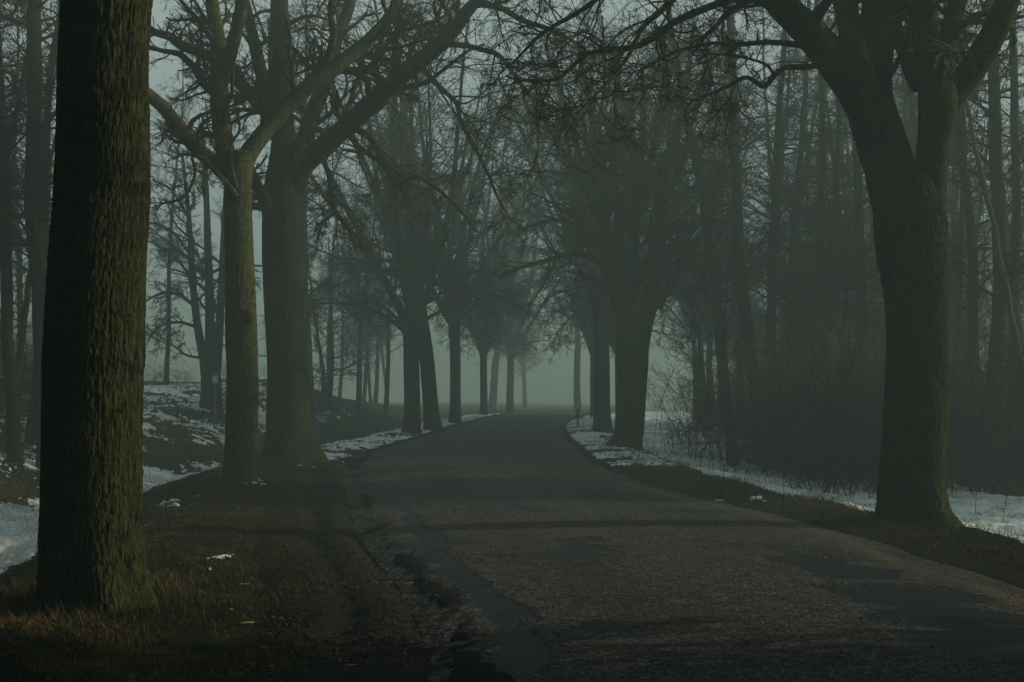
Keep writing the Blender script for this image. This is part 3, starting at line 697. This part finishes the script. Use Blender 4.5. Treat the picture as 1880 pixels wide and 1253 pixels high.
# left wood
GL = 'trees of the wood behind the huge trunk on the left'
for px, py, k, s_, rot, lab in ((78,862,2,1.15,1.0,'thick dark trunk just left of the huge foreground trunk'),(40,850,1,1.1,3.5,'dark leaning trunk near the left edge')):
    x, y = base_at(px, py); placed.append((x, y)); put_tree(AL[k], x, y, lab, GL, rot, s_)
x, y = base_at(-14, 830); put_tree(SAP[0], x, y, 'slender stem with a lit edge at the far left border', GL, .5, 1.35, 'sapling', sr=1.3); placed.append((x, y))
n = 0
for _ in range(3000):
    if n >= 40: break
    y = 27+rg.random()*50; a = -.335-rg.random()*.25; x = a*y
    if not free(x, y, 1.8): continue
    placed.append((x, y)); put_tree(AL[rg.randrange(6)], x, y, 'bare tree in the dark wood at the left edge of the picture', GL, rg.random()*6.28, .82+.22*rg.random()); n += 1
FAR = 'misty trees beyond the crest of the road'
rg = random.Random(5)
for i, (px, y) in enumerate(((1062,92),(905,100),(960,125))):
    x = at(px, 765, y)[0]; put_tree(AL[(i*2) % 6], x, y, 'ghostly trunk dissolving in the bright mist beyond the crest', FAR, rg.random()*6, 1.0, 'misty_tree', sr=1.5)

# the misty left bank
GB = 'misty trees on the left bank'
x, y = base_at(388, 742); y = min(y, 48); x = at(388, 742, y)[0]
hero_tree('maple_tree', 'three stemmed tree on the misty left bank behind a small pale board', 388, 742,
    [(388,762,46),(388,742,42),(388,720,38),(388,700,38),(388,688,34)],
    [([(380,712,19),(374,660,17),(363,600,15),(355,530,13),(350,450,11),(344,370,8),(334,280,5)], .6),
     ([(387,705,21),(386,650,19),(385,570,17),(383,490,15),(380,400,12),(377,300,8),(372,210,4)], -.5),
     ([(395,700,18),(400,650,16),(404,580,15),(408,500,13),(411,410,10),(416,320,7),(420,230,4)], 1.2),
     ([(355,560,7),(325,540,6),(292,540,4),(258,560,3)], -1.2), ([(360,600,7),(325,592,5),(290,602,4),(262,640,2)], .8), ([(374,658,6),(342,652,4),(312,630,3),(268,600,2)], -.6),
     ([(351,470,7),(320,430,5),(285,410,4),(250,420,2)], 1.0), ([(347,400,6),(315,350,5),(280,330,3)], -1.0), ([(410,450,6),(440,400,5),(465,370,3)], -1.0), ([(384,520,7),(340,470,5),(300,455,3)], -2.0), ([(406,560,6),(440,520,4),(470,510,3)], 1.2)],
    [dict(n=14, t0=.15, ratio=.34, a0=30, a1=70, rr=.42, K=7, wob=.16, arch=.5, maxlen=2.4, rmin=.014, sides=4, droop=.05),
     dict(n=8, ratio=.48, a0=25, a1=60, rr=.5, K=5, wob=.2, arch=.5, rmin=.010, sides=3, maxlen=1.3, droop=.10),
     dict(n=6, ratio=.5, a0=20, a1=60, rr=.6, K=4, wob=.2, rmin=.008, droop=.15, maxlen=.8)],
    66, d=y, sides=60, rings=120, mat=BARKF, tmat=TWIG, group='misty trees on the left bank')
BX, BY = x, y
for px, py, yy, k, s_, lab in ((566,716,52,2,.95,'tall straight trunk seen just right of the thick flared trunk'),
        (597,716,58,-1,1.0,'small branching tree alone on the misty bank behind the hillock')):
    x = at(px, py, yy)[0]
    if k >= 0: put_tree(AL[k], x, yy, lab, GB, 1.0, s_)
    else: put_tree(alder(240, 7, .12, 1.2, .3, 22, False, 2, False, .010, 2.4), x, yy, lab, GB, 0, s_, 'small_tree')
for i in range(12):
    px = 560+rg.random()*330; yy = 66+rg.random()*22; x = at(px, 730, yy)[0]
    if XL(np.array([yy]))[0]-x < 2: continue
    put_tree(AL[rg.randrange(6)], x, yy, 'faint tree far back in the mist left of the road', GB, rg.random()*6.28, .6+.35*rg.random())
for i, (px, yy) in enumerate(((300,56),(655,62),(705,68))):
    x = at(px, 730, yy)[0]
    put_tree(AL[(i*2+1) % 6], x, yy, ('misty tree on the left bank near the huge trunk', 'misty tree on the brow behind the thick flared trunk', 'misty tree just left of the leaning pair')[i], GB, i*1.3, .8, 'bank_tree')
def spruce(seed, h=17.0, rb=3.0):
    rng = np.random.default_rng(seed)
    z = np.linspace(-.3, h, 20); P = np.stack([.05*np.sin(z), .05*np.cos(z), z], -1); R = .2*(1-.9*z/h)+.01
    tv, tf = bark_tube(P, R, 12, seed, .006, rings=50)
    nb = 330; zz = rng.uniform(.8, h*.99, nb); a = rng.uniform(0, 6.28, nb); L = rb*(1-zz/h)**.8*rng.uniform(.8, 1.15, nb)+.25
    S0 = np.stack([0*zz, 0*zz, zz], -1); D0 = np.stack([np.cos(a), np.sin(a), np.full(nb, .05)], -1)
    Pb, Rb = grow(rng, S0, D0, L, np.full(nb, .02), 6, .06, 0, .1, .4, .12)
    S_, D_, L_, r_ = spawn(rng, Pb, Rb, 26, .08, 1, 35, 75, .30, .7, .006); D_[:, 2] -= .25
    K = 3; Pn, Rn = grow(rng, S_, D_, L_*1.1, r_, K, .1, 0, .1, .4, .1)
    # needle sprays: crossed narrow leaf strips along each twig
    T = unit(Pn[:, 1]-Pn[:, 0]); v = unit(rng.normal(0, 1, T.shape)); sd_ = unit(np.cross(T, v)); w_ = .055
    V = np.stack([Pn[:, 0]-sd_*w_*.5, Pn[:, 0]+sd_*w_*.5, Pn[:, 1]+sd_*w_, Pn[:, 2], Pn[:, 1]-sd_*w_], 1); n_ = len(V)
    b = (np.arange(n_)*5)[:, None, None]; F = (b+np.array([[[0, 1, 2], [0, 2, 4], [4, 2, 3]]])).reshape(-1, 3)
    bv, bf = tubes(Pb, Rb, 4)
    return mesh_np('trunk', tv, tf, True, BARKF), mesh_np('branches', bv, bf, True, TWIG), mesh_np('needles', V.reshape(-1, 3), F, False, NEEDLE)
NEEDLE = flat_mat('spruce_needles', (.010, .020, .010), (.022, .038, .016), 2)
SPR = [spruce(401), spruce(402, 15, 2.7)]
def put_spruce(k, x, y, rot, s_):  # unseen spruces, added only to shade the near road and mist
    root = empty('shade_spruce', (x, y, Hs(x, y))); root.rotation_euler = (0, 0, rot); root.scale = (s_,)*3
    tag(root, 'dark spruce added out of view beside the camera to block light', 'tree', 'spruces added out of view to block light')
    link('trunk', SPR[k][0], root); link('branches', SPR[k][1], root); link('needles', SPR[k][2], root)
rs = random.Random(9); n = 0
for _ in range(4000):
    if n >= 110: break
    y = -34+rs.random()*(44 if n < 60 else 62); side = 1 if rs.random() < .6 else -1
    x = (9+rs.random()*22) if side > 0 else -(8.5+rs.random()*16)
    if y > -4 and abs(x)-2.6 < .42*max(y, 0)+5: continue
    if side > 0 and y > 10: continue
    if not free(x, y, 3.0): continue
    placed.append((x, y)); put_spruce(n % 2, x, y, rs.random()*6.28, .8+.3*rs.random()); n += 1
n = 0
for _ in range(6000):
    if n >= 52: break
    y = 13+rs.random()*40; side = 1 if rs.random() < .55 else -1; x = (.43*y+5+rs.random()*14)*side
    if side > 0 and (y < 23+.1*x or abs(y-(28.8+.105*(x+5))) < 4.2): continue
    if not free(x, y, 2.6): continue
    placed.append((x, y)); put_spruce(n % 2, x, y, rs.random()*6.28, .75+.3*rs.random()); n += 1
# avenue and woods continued out of view, trees added to block light
GO = 'unseen trees added for shade beside and behind the camera'
for i, (x, y, k) in enumerate(((6.3, 1.5, 0), (6.3, -9, 1), (-3.3, 1, 2), (-2.6, -8, 1), (6.5, -14, 2), (-2.2, -19, 0), (6.4, -26, 1), (-2.4, -32, 2), (11, 3.5, 3), (-8.2, 4, 3), (-9.5, 12, 4), (10.5, -3, 4), (-9, -4, 3), (-13, 21, 4), (-15, 29, 3), (14, 8, 4), (-5.2, 4.5, 4), (8.2, -6, 3), (-5.5, -12, 4))):
    root = empty('linden_tree', (x, y, Hs(x, y))); root.rotation_euler = (0, 0, i*1.1); tag(root, 'bare tree added out of view to block light, %s the camera' % ('right of' if x > 0 and y > -5 else 'left of' if y > -5 else 'behind'), 'tree', GO)
    link('trunk', FANS[k][0], root).scale = (1.4, 1.4, 1); link('crown', FANS[k][1], root).scale = (1.25, 1.25, 1.05)
n = 0  # bare woodland trees out of view, added as further light blockers
for _ in range(5000):
    if n >= 95: break
    y = -42+rg.random()*66; side = 1 if rg.random() < .62 else -1
    x = (9.5+rg.random()*34) if side > 0 else -(8+rg.random()*26)
    if y > 0 and abs(x)/max(y, .1) < .50: continue
    if side > 0 and (11 < y < 22.5+.1*x or (x > 6.5 and abs(y-(28.6+.105*(x+5))) < 3.2)): continue
    if not free(x, y, 2.2): continue
    placed.append((x, y)); put_tree(AL[rg.randrange(6)], x, y, 'bare tree added out of view beside the camera to block light', GO, rg.random()*6.28, .85+.2*rg.random()); n += 1
print('trees ready')

# ---------------------------------------------------------------- sign, marker post, litter
def box(cx, cy_, cz, sx, sy, sz):
    V = np.array([[x_, y_, z_] for z_ in (-.5, .5) for y_ in (-.5, .5) for x_ in (-.5, .5)])*[sx, sy, sz]+[cx, cy_, cz]
    F = np.array([[0, 2, 3, 1], [4, 5, 7, 6], [0, 1, 5, 4], [2, 6, 7, 3], [0, 4, 6, 2], [1, 3, 7, 5]]); return V, F
def bevelled(o, wd=.006):
    b = o.modifiers.new('bevel', 'BEVEL'); b.width = wd; b.segments = 2; return o
board_m = flat_mat('weathered_white_board', (.55, .55, .50), (.75, .75, .70), 12, .6)
wood_m = flat_mat('grey_post_wood', (.12, .11, .09), (.22, .20, .16), 20, .8)
p = at(395, 697, BY-1.6); zg = Hs(p[0], BY-1.6)
sg = empty('notice_board', (p[0], BY-1.6, zg)); tag(sg, 'small pale blank board on a thin post before the three stemmed tree', 'sign')
V, F = tubes(np.array([[[0, .03, -.2], [0, .03, .3], [0.004, .03, p[2]-zg+.16]]]), np.array([[.035, .034, .032]]), 10)
link('post', mesh_np('post', V, F, True, wood_m), sg)
V, F = box(0, -.012, p[2]-zg, .17, .02, .25); bevelled(link('board', mesh_np('board', V, F, False, board_m), sg), .004)
# the marker post at the crest
x, y = hit(1061, 786, HF); y = min(y, 56); x = at(1061, 786, y)[0]
mp = empty('marker_post', (x, y, Hs(x, y))); tag(mp, 'small roadside post with a dark top and pale body at the crest', 'post')
def prism(prof, z0, z1, z1b=None):
    n_ = len(prof); V = [(a, b, z0) for a, b in prof]+[(a, b, z1+(z1b or 0)*b) for a, b in prof]
    F4 = [(i, (i+1) % n_, n_+(i+1) % n_, n_+i) for i in range(n_)]
    return np.array(V), F4
bm_prof = [(-.06, -.045), (.06, -.045), (.045, .05), (-.045, .05)]
post_l = flat_mat('faded_white_plastic', (.34, .33, .29), (.45, .44, .39), 9, .6)
post_d = flat_mat('black_band_plastic', (.02, .02, .018), (.045, .04, .035), 9, .6)
def prism_obj(name, z0, z1, mat, slope=0):
    V, F4 = prism(bm_prof, z0, z1, slope); me = bpy.data.meshes.new(name); me.from_pydata([tuple(v) for v in V], [], F4+[(3, 2, 1, 0), (4, 5, 6, 7)]); me.materials.append(mat)
    return bevelled(link(name, me, mp), .008)
prism_obj('body', -.25, .34, post_l); prism_obj('band', .342, .56, post_d, 0); prism_obj('cap', .562, .66, post_d, 1.2)
# crumpled can on the lit grass of the right verge
x, y = base_at(1388, 921); cz = Hs(x, y)+.045
n = 28; kk = 22; u = np.linspace(0, 1, kk); rngc = np.random.default_rng(3)
Rc = .036*np.ones(kk); Rc[0] = .024; Rc[1] = .031; Rc[-1] = .026; Rc[-2] = .033
th = np.linspace(0, 2*np.pi, n, endpoint=False)
cx_ = (u-.5)*.17; VV = []
for i in range(kk):
    dent = 1-.30*np.exp(-((u[i]-.45)/.12)**2)*np.maximum(0, np.cos(th-1.1))-.18*np.exp(-((u[i]-.75)/.08)**2)*np.maximum(0, np.cos(th-2.6))
    VV.append(np.stack([np.full(n, cx_[i]), Rc[i]*dent*np.cos(th), Rc[i]*dent*np.sin(th)], -1))
VV = np.array(VV); idn = np.arange(kk*n).reshape(kk, n)
def strip(a, b):
    I = idn[a:b+1]; F = np.stack([I[:-1], I[1:], np.roll(I[1:], -1, 1), np.roll(I[:-1], -1, 1)], -1).reshape(-1, 4); return F
can = empty('drink_can', (x, y, cz)); can.rotation_euler = (R_(8), R_(-5), R_(14)); tag(can, 'crumpled green and white can lying in the sunlit verge grass', 'can')
def sub(name, a, b, mat):
    F = strip(a, b); us, iv = np.unique(F, return_inverse=True); o = link(name, mesh_np(name, VV.reshape(-1, 3)[us], iv.reshape(-1, 4).astype(np.int32), True, mat), can); return o
sub('body', 0, 7, flat_mat('pale_green_can_paint', (.30, .55, .42), (.5, .7, .6), 20, .35, .5))
sub('green_band', 7, 11, flat_mat('green_can_paint', (.04, .30, .12), (.08, .42, .2), 20, .35, .5))
sub('orange_band', 11, 18, flat_mat('orange_can_paint', (.75, .5, .3), (.85, .65, .5), 20, .35, .5))
sub('rim', 18, 21, flat_mat('bare_can_metal', (.6, .6, .58), (.8, .8, .78), 30, .3, .6))
paper = flat_mat('torn_paper', (.55, .55, .5), (.75, .74, .7), 30, .8)
def scrap(px, py, sx, sy, label):
    x, y = base_at(px, py); rngp = np.random.default_rng(int(px)); k = 9; g = np.linspace(-.5, .5, k); A, B = np.meshgrid(g, g)
    rad = 1+.25*rngp.normal(0, 1, A.shape)*(np.maximum(abs(A), abs(B)) > .4)
    V = np.stack([A*sx*rad, B*sy*rad, .018*rngp.random(A.shape)+.012], -1).reshape(-1, 3); i = np.arange(k*k).reshape(k, k)
    F = np.stack([i[:-1, :-1], i[:-1, 1:], i[1:, 1:], i[1:, :-1]], -1).reshape(-1, 4)
    o = link('paper_scrap', mesh_np('paper_scrap', V, F, True, paper), loc=(x, y, Hs(x, y)+.02)); m = o.modifiers.new('thick', 'SOLIDIFY'); m.thickness = .002
    tag(o, label, 'litter')
scrap(1320, 924, .10, .10, 'tiny white scrap at the road edge left of the crumpled can')
scrap(1404, 925, .05, .06, 'tiny white scrap in the grass just right of the crumpled can')
# yellow wood chips on the near left verge
chip_m = flat_mat('split_yellow_wood', (.20, .13, .055), (.34, .24, .11), 40, .7)
for px, py, ln, rot, lab in ((449,1079,.055,.35,'thin yellow wood chip on the left verge, farther of the two near the huge trunk'),(455,1152,.07,.5,'broad yellow wood chip on the left verge, nearest the camera below the huge trunk'),
        (645,1231,.04,.2,'small brown chip at the bottom edge of the left shoulder'),(715,1075,.05,-.3,'brown chip at the edge of the dark wet rut, farther left of two'),(752,1077,.04,.4,'brown chip in the dark wet rut beside the road edge')):
    x, y = base_at(px, py); rngp = np.random.default_rng(px)
    V, F = tubes(np.array([[[-.5, 0, 0], [-.2, .03, .03], [.15, -.02, .05], [.5, .04, .0]]])*[ln*1.6, ln*1.6, ln], np.array([[.15, .26, .24, .08]])*ln, 6)
    V[:, 2] *= .5
    o = link('wood_chip', mesh_np('wood_chip', V, F, False, chip_m), loc=(x, y, Hs(x, y)+.03)); o.rotation_euler = (.1, 0, rot); tag(o, lab, 'wood chip', 'wood chips on the left verge')
# pruning scar and healed scars
def scar(parent_px, py, d, rx_, rz_, label, parent, off, inner=(.12, .075, .045)):
    p = at(parent_px, py, d); n = 26; th = np.linspace(0, 2*np.pi, n, endpoint=False)
    ring = np.stack([np.cos(th)*rx_, np.zeros(n), np.sin(th)*rz_*(1+.15*np.cos(th))], -1)
    P = np.vstack([ring, ring[:1]])[None]; V, F = tubes(P+p-off, np.full((1, n+1), .038)*(1+.35*np.sin(np.linspace(0, 2*np.pi, n+1)+1))[None], 10)
    V = V+np.random.default_rng(1).normal(0, .003, V.shape)
    o = link('scar_rim', mesh_np('scar_rim', V, F, True, BARK_S), parent)
    V2 = np.vstack([[0, .012, 0], ring*.95+[0, .0, 0]])+p-off; F2 = np.array([[0, i+1, (i+1) % n+1] for i in range(n)])
    link('scar_face', mesh_np('scar_face', V2, F2, True, flat_mat('exposed_wood', inner, tuple(c*2 for c in inner), 25)), parent)

scar(452, 583, L2O[1]-.262, .065, .10, 'pale pruning scar', L2R, L2O)
# ---------------------------------------------------------------- undergrowth
def bush(seed, n=26, h=2.2, spread=.9, r=.009):
    rng = np.random.default_rng(seed)
    S0 = np.stack([rng.normal(0, spread*.35, n), rng.normal(0, spread*.35, n), np.full(n, -.1)], -1)
    D0 = np.stack([rng.normal(0, .45, n), rng.normal(0, .45, n), np.ones(n)], -1)
    P, R = grow(rng, S0, D0, h*rng.uniform(.5, 1.25, n), np.full(n, r)*rng.uniform(.7, 1.6, n), 9, .10, .0, .5, .35, .17)
    stems = tubes(P, R, 4)
    tw = join(ramify(rng, P, R, [dict(n=7, t0=.2, ratio=.35, rr=.6, K=4, rmin=.005, droop=.1), dict(n=4, ratio=.5, rr=.7, K=3, rmin=.0045)]))
    return mesh_np('stems', *stems, True, TWIG), mesh_np('twigs', *tw, True, TWIG)
BU = [bush(301), bush(302, 34, 3.0, 1.2), bush(303, 22, 1.5, .8), bush(304, 40, 3.6, 1.4, .010)]
def put_bush(k, x, y, s_, label, group, rot=0.0):
    root = empty('bramble_bush', (x, y, Hs(x, y))); root.scale = (s_,)*3; root.rotation_euler = (0, 0, rot); tag(root, label, 'bush', group)
    link('stems', BU[k][0], root); link('twigs', BU[k][1], root)
def brush(seed):
    rng = np.random.default_rng(seed); n = 24
    P, R = grow(rng, np.stack([rng.normal(0, .6, n), rng.normal(0, .5, n), np.full(n, -.1)], -1), np.stack([rng.normal(0, .30, n), rng.normal(0, .3, n), np.ones(n)], -1), rng.uniform(1.5, 4.6, n), np.full(n, .012), 10, .07, 0, .35, .3, .05)
    return mesh_np('stems', *tubes(P, R, 4), True, BRUSH), mesh_np('twigs', *join(ramify(rng, P, R, [dict(n=9, t0=.25, ratio=.28, rr=.5, K=5, rmin=.0055, a0=15, a1=50), dict(n=5, ratio=.45, rr=.7, K=3, rmin=.0045)])), True, BRUSH)
BRUSH = flat_mat('pale_brush_stems', (.08, .065, .042), (.22, .18, .11), 3)
BR = [brush(501), brush(502), brush(503)]
for i, (px, py, s_) in enumerate(((1250,838,.7),(1290,842,.8),(1330,850,.9),(1455,874,.9),(1500,872,1.0),(1545,876,.9),(1580,880,1.1),(1470,862,.9),(1610,885,1.0),(1760,888,.9),(1850,893,1.0),(1425,856,.8),(1530,868,1.2),(1390,850,.8))):
    x, y = base_at(px, py); root = empty('brushwood', (x, y, Hs(x, y))); root.scale = (s_,)*3; root.rotation_euler = (0, 0, i*2.1)
    tag(root, 'clump of thin upright pale stems, '+('far along the snowy ditch' if px < 1380 else 'midway along the wood edge' if px < 1480 else 'left of the big forked tree' if px < 1600 else 'beside the big forked tree' if px < 1700 else 'right of the big forked tree'), 'bush', 'pale brushwood before the right wood')
    a, b = BR[i % 3]; link('stems', a, root); link('twigs', b, root)
GBU = 'brambles along the edge of the right wood'
for i, (px, py, k, s_) in enumerate(((1470,885,3,.9),(1500,898,1,.8),(1535,905,3,.85),(1570,902,1,.9),(1600,900,3,.8),(1450,868,1,.8),(1520,880,3,1.0),(1560,885,3,1.0),(1745,905,3,.8),(1780,905,1,.9),(1820,900,3,.9),(1860,898,3,.9),(1890,905,1,1.0),(1420,862,2,.9),(1390,856,2,.9),(1500,870,3,1.0),(1590,880,3,1.1),(1640,885,3,1.0),(1700,890,3,1.0),(1760,885,3,1.1),(1840,880,3,1.1))):
    x, y = base_at(px, py); put_bush(k, x, y, s_, 'tangled dark bramble thicket at the wood edge, '+('right of the big forked tree' if px > 1735 else 'behind the big forked tree' if px > 1620 else 'just left of the big forked tree' if px > 1540 else 'midway along the snowy ditch' if px > 1440 else 'at the near left corner of the wood'), GBU, i*1.7)
for i in range(30):
    y = 26+rg.random()*36; x = float(XR(np.array([y]))[0])+6+rg.random()*22
    if x/y > .46: continue
    put_bush(rg.randrange(4), x, y, .8+.6*rg.random(), 'dim bush on the floor of the right wood', 'bushes within the right wood', rg.random()*6)
for i in range(26):
    y = 24+rg.random()*30; x = -.30*y-rg.random()*8
    put_bush(rg.randrange(4), x, y, .7+.6*rg.random(), 'dim bush under the trees of the left wood', 'bushes in the left wood', rg.random()*6)
for i, (px, py) in enumerate(((290,712),(330,708),(420,706),(455,708),(585,712),(610,716),(640,722),(680,735),(545,712))):
    yy = 50+rg.random()*8; x = at(px, py, yy)[0]; put_bush(2 if i % 2 else 0, x, yy, .6, 'low misty bush on the brow of the left bank', 'bushes on the left bank', i)
# dry weed stalks in the snow on the right
GS = 'dry weed stalks standing in the snow'
def stalk(seed, h):
    rng = np.random.default_rng(seed); P, R = grow(rng, np.array([[0., 0, -.05]]), np.array([[rng.normal(0, .1), 0, 1.]]), np.array([h]), np.array([.006]), 8, .04, 0, .1, .5)
    return mesh_np('stem', *tubes(P, R, 5), True, TWIG), mesh_np('seed_head', *join(ramify(rng, P, R, [dict(n=9, t0=.45, ratio=.22, a0=20, a1=50, rr=.7, K=4, rmin=.004), dict(n=3, ratio=.5, rr=1, K=3, rmin=.0045)])), True, TWIG)
ST = [stalk(i, .6+.12*i) for i in range(4)]
for i, (px, py) in enumerate(((1329,895),(1345,893),(1312,880),(1355,905),(1438,915),(1452,920),(1365,898),(1300,872),(1285,860),(1410,905),(1268,848),(1250,842),(1322,868),(1400,872),(1425,890),(1875,930),(1868,925),(1790,950),(1840,962))):
    x, y = base_at(px, py); root = empty('weed_stalk', (x, y, Hs(x, y))); s_ = .45+.5*rg.random(); root.scale = (s_*1.2, s_*1.2, s_); root.rotation_euler = (0, 0, i)
    tag(root, 'thin dry weed stalk standing in the snow of the right ditch', 'plant', GS); a, b = ST[i % 4]; link('stem', a, root); link('seed_head', b, root)
# fallen twig in the left ditch
x, y = base_at(318, 912); rng = np.random.default_rng(9)
P, R = grow(rng, np.array([[0., 0, 0]]), np.array([[1., .2, .35]]), np.array([1.0]), np.array([.018]), 7, .18, 0, .2, .4)
fb = link('fallen_branch', mesh_np('fallen_branch', *join([tubes(P, R, 6)]+ramify(rng, P, R, [dict(n=5, ratio=.4, rmin=.008)])), True, TWIG), loc=(x-.5, y, Hs(x, y)+.02)); tag(fb, 'forked fallen branch lying on the snow of the left ditch', 'branch')

# ---------------------------------------------------------------- grass, leaves, grit
def scatter(n, region, seed):
    rng = np.random.default_rng(seed); y = region[2]*(region[3]/region[2])**rng.random(n*2) if region[2] > 0 else rng.uniform(region[2], region[3], n*2)
    h_ = .9+.385*y; x = rng.uniform(-1, 1, n*2)*h_
    return rng, x, y
def blades(name, n, y0, y1, seed, mask, hmin, hmax, wd, mat, lean=.5):
    rng, x, y = scatter(n, (0, 0, y0, y1), seed)
    k = mask(x, y) > rng.random(len(x)); x, y = x[k], y[k]; z = H(x, y); n = len(x)
    clump = .45+1.1*fbm(x*3.1, y*3.1, 3, 81)
    h = rng.uniform(hmin, hmax, n)*clump; a = rng.uniform(0, 6.28, n); lx = rng.normal(0, lean, n)*h; ly = rng.normal(0, lean, n)*h
    w_ = wd*rng.uniform(.6, 1.4, n)*(.6+y/22.)
    dx, dy = np.cos(a)*w_, np.sin(a)*w_; B = np.stack([x, y, z-.01], -1)
    V = np.stack([B+np.stack([dx, dy, 0*dx], -1), B-np.stack([dx, dy, 0*dx], -1), B+np.stack([lx*.4-dx*.6, ly*.4-dy*.6, h*.6], -1), B+np.stack([lx*.4+dx*.6, ly*.4+dy*.6, h*.6], -1), B+np.stack([lx, ly, h], -1)], 1)
    b = (np.arange(n)*5)[:, None]; Q = b+np.array([[0, 1, 2, 3]]); T = b+np.array([[3, 2, 4]])
    hue = np.clip(.5*rng.random(n)+.9*(fbm(x*.9, y*.8, 3, 83)-.25), 0, 1)
    me = mesh_np(name, V.reshape(-1, 3), [Q, T], True, mat, dict(hue=np.repeat(hue, 5)))
    return tag(link(name, me), kind='stuff')
gmat = NM('winter_grass', .9, .03); gmat.col(gmat.mix(gmat.ramp(gmat.attr('hue'), .3, .8), gmat.mix(gmat.attr('hue'), (.009, .016, .006), (.026, .038, .012)), (.15, .11, .05)))
straw_m = NM('dry_straw', .9, .03); straw_m.col(straw_m.mix(straw_m.attr('hue'), (.045, .050, .022), (.14, .118, .062)))
def on_verge(x, y):
    e = RL(y)-x; t = XL(y)-x; r_ = x-RR(y); u = x-XR(y)
    left = sstep(.9, 1.8, e)*sstep(2.2, 1.2, t)+.45*sstep(1.2, 4.2, t)*sstep(14, 7, t)
    right = sstep(.2, .55, r_)*sstep(1.2, .6, u)
    return np.clip(left+right, 0, 1)*np.clip(fbm(x*1.0, y*.9, 4, 85)*2.6-.75, 0.05, 1)
blades('grass', 300000, 6.8, 45, 1, on_verge, .015, .060, .0022, gmat.m, .8)
def straw_mask(x, y):
    r_ = x-RR(y); u = x-XR(y); t = XL(y)-x
    a = sstep(.25, .6, r_)*sstep(1.1, .5, u)*sstep(19, 22, y)*sstep(45, 30, y)
    b = .5*np.exp(-((x+3.0)/.7)**2-((y-12.0)/1.0)**2)+.55*sstep(1.6, 4.4, t)*sstep(14, 8, t)+.35*sstep(.6, 1.4, u)*sstep(5, 3, u)
    for tx, ty in ((5.33, 19.0), (-5.2, 27.0), (-5.35, 34.5), (-3.65, 12.4)):
        d_ = np.hypot(x-tx, y-ty); b = b+.8*sstep(1.05, .55, d_)
    return np.clip(a+b, 0, 1)*np.clip(fbm(x*2.0, y*1.6, 3, 87)*3-1.0, .03, 1)
blades('tall_dry_grass', 200000, 9, 48, 2, straw_mask, .04, .15, .003, straw_m.m, .65)
leaf_m = NM('fallen_leaf_brown', .85, .08); leaf_m.col(leaf_m.mix(leaf_m.attr('hue'), (.020, .014, .010), (.12, .08, .042)))
def flakes(name, n, y0, y1, seed, mask, size, mat, zf, tilt=.5, kind='stuff'):
    rng, x, y = scatter(n, (0, 0, y0, y1), seed); k = mask(x, y) > rng.random(len(x)); x, y = x[k], y[k]; z = zf(x, y); n = len(x)
    a = rng.uniform(0, 6.28, n); s_ = size*rng.uniform(.4, 1.5, n)*(.7+y/30.); asp = rng.uniform(.4, .9, n)
    ex = np.stack([np.cos(a), np.sin(a), rng.normal(0, tilt*.5, n)], -1)*s_[:, None]; ey = np.stack([-np.sin(a), np.cos(a), rng.normal(0, tilt*.5, n)], -1)*(s_*asp)[:, None]
    B = np.stack([x, y, z+s_*.22+.002], -1); up = np.array([0, 0, 1.])*(s_*rng.uniform(.05, .45, n))[:, None]
    V = np.stack([B-ex, B+ey, B+ex, B-ey, B+up], 1); b = (np.arange(n)*5)[:, None, None]
    T = (b+np.array([[[0, 1, 4], [1, 2, 4], [2, 3, 4], [3, 0, 4]]]).swapaxes(0, 0).reshape(1, 4, 3)).reshape(-1, 3)
    hue = np.repeat(rng.random(n), 5)
    return tag(link(name, mesh_np(name, V.reshape(-1, 3), T, False, mat, dict(hue=hue))), kind=kind)
def off_road(x, y): return np.clip(np.maximum(sstep(.1, .6, RL(y)-x), sstep(.1, .4, x-RR(y)))*(fbm(x*1.3, y*1.1, 3, 91)*2.2-.6), 0, 1)
flakes('leaf_litter', 62000, 6.8, 40, 3, off_road, .013, leaf_m.m, H, .7)
grit_m = NM('road_grit', .8, .12); grit_m.col(grit_m.mix(grit_m.attr('hue'), (.014, .013, .012), (.21, .19, .16)))
from functools import partial
def road_sm(x, y):
    v = 0*x
    for px, py, ax_, ay_, am in ((1560,1060,.9,.9,1.2),(1700,1120,1.1,.9,1.2),(1850,1190,1.,.8,1.2),(900,925,1.3,1.0,1.0),(760,922,.6,1.2,1),(1140,921,.9,.8,1),(960,1230,.3,1.,1)):
        a, b = hit(px, py, zflat); v = np.maximum(v, am*np.exp(-((x-a)/ax_)**2-((y-b)/ay_)**2))
    return v
def on_road(x, y):
    i_ = np.minimum(x-RL(y), RR(y)-x)
    return sstep(.05, .35, i_)*np.clip(fbm(x*1.5, y*1.2, 4, 93)*3-.9, .05, 1)*np.clip(1.1-road_sm(x, y)*1.3, .02, 1)
flakes('road_grit', 170000, 6.8, 34, 4, on_road, .0075, grit_m.m, lambda x, y: road_z(x, y)-.002, .5)

# ---------------------------------------------------------------- mist
V, F = box(0, 160, 7.8, 830, 500, 24)
hz = NM('mist'); t = hz.t; t.nodes.remove(hz.b); pv = t.nodes.new('ShaderNodeVolumePrincipled')
pv.inputs['Color'].default_value = (.46, .595, .59, 1); pv.inputs['Density'].default_value = HAZE_DENSITY; pv.inputs['Anisotropy'].default_value = .1
t.links.new(pv.outputs[0], t.nodes['Material Output'].inputs['Volume'])
tag(link('haze', mesh_np('haze', V, F, False, hz.m)), kind='stuff')
print('done')
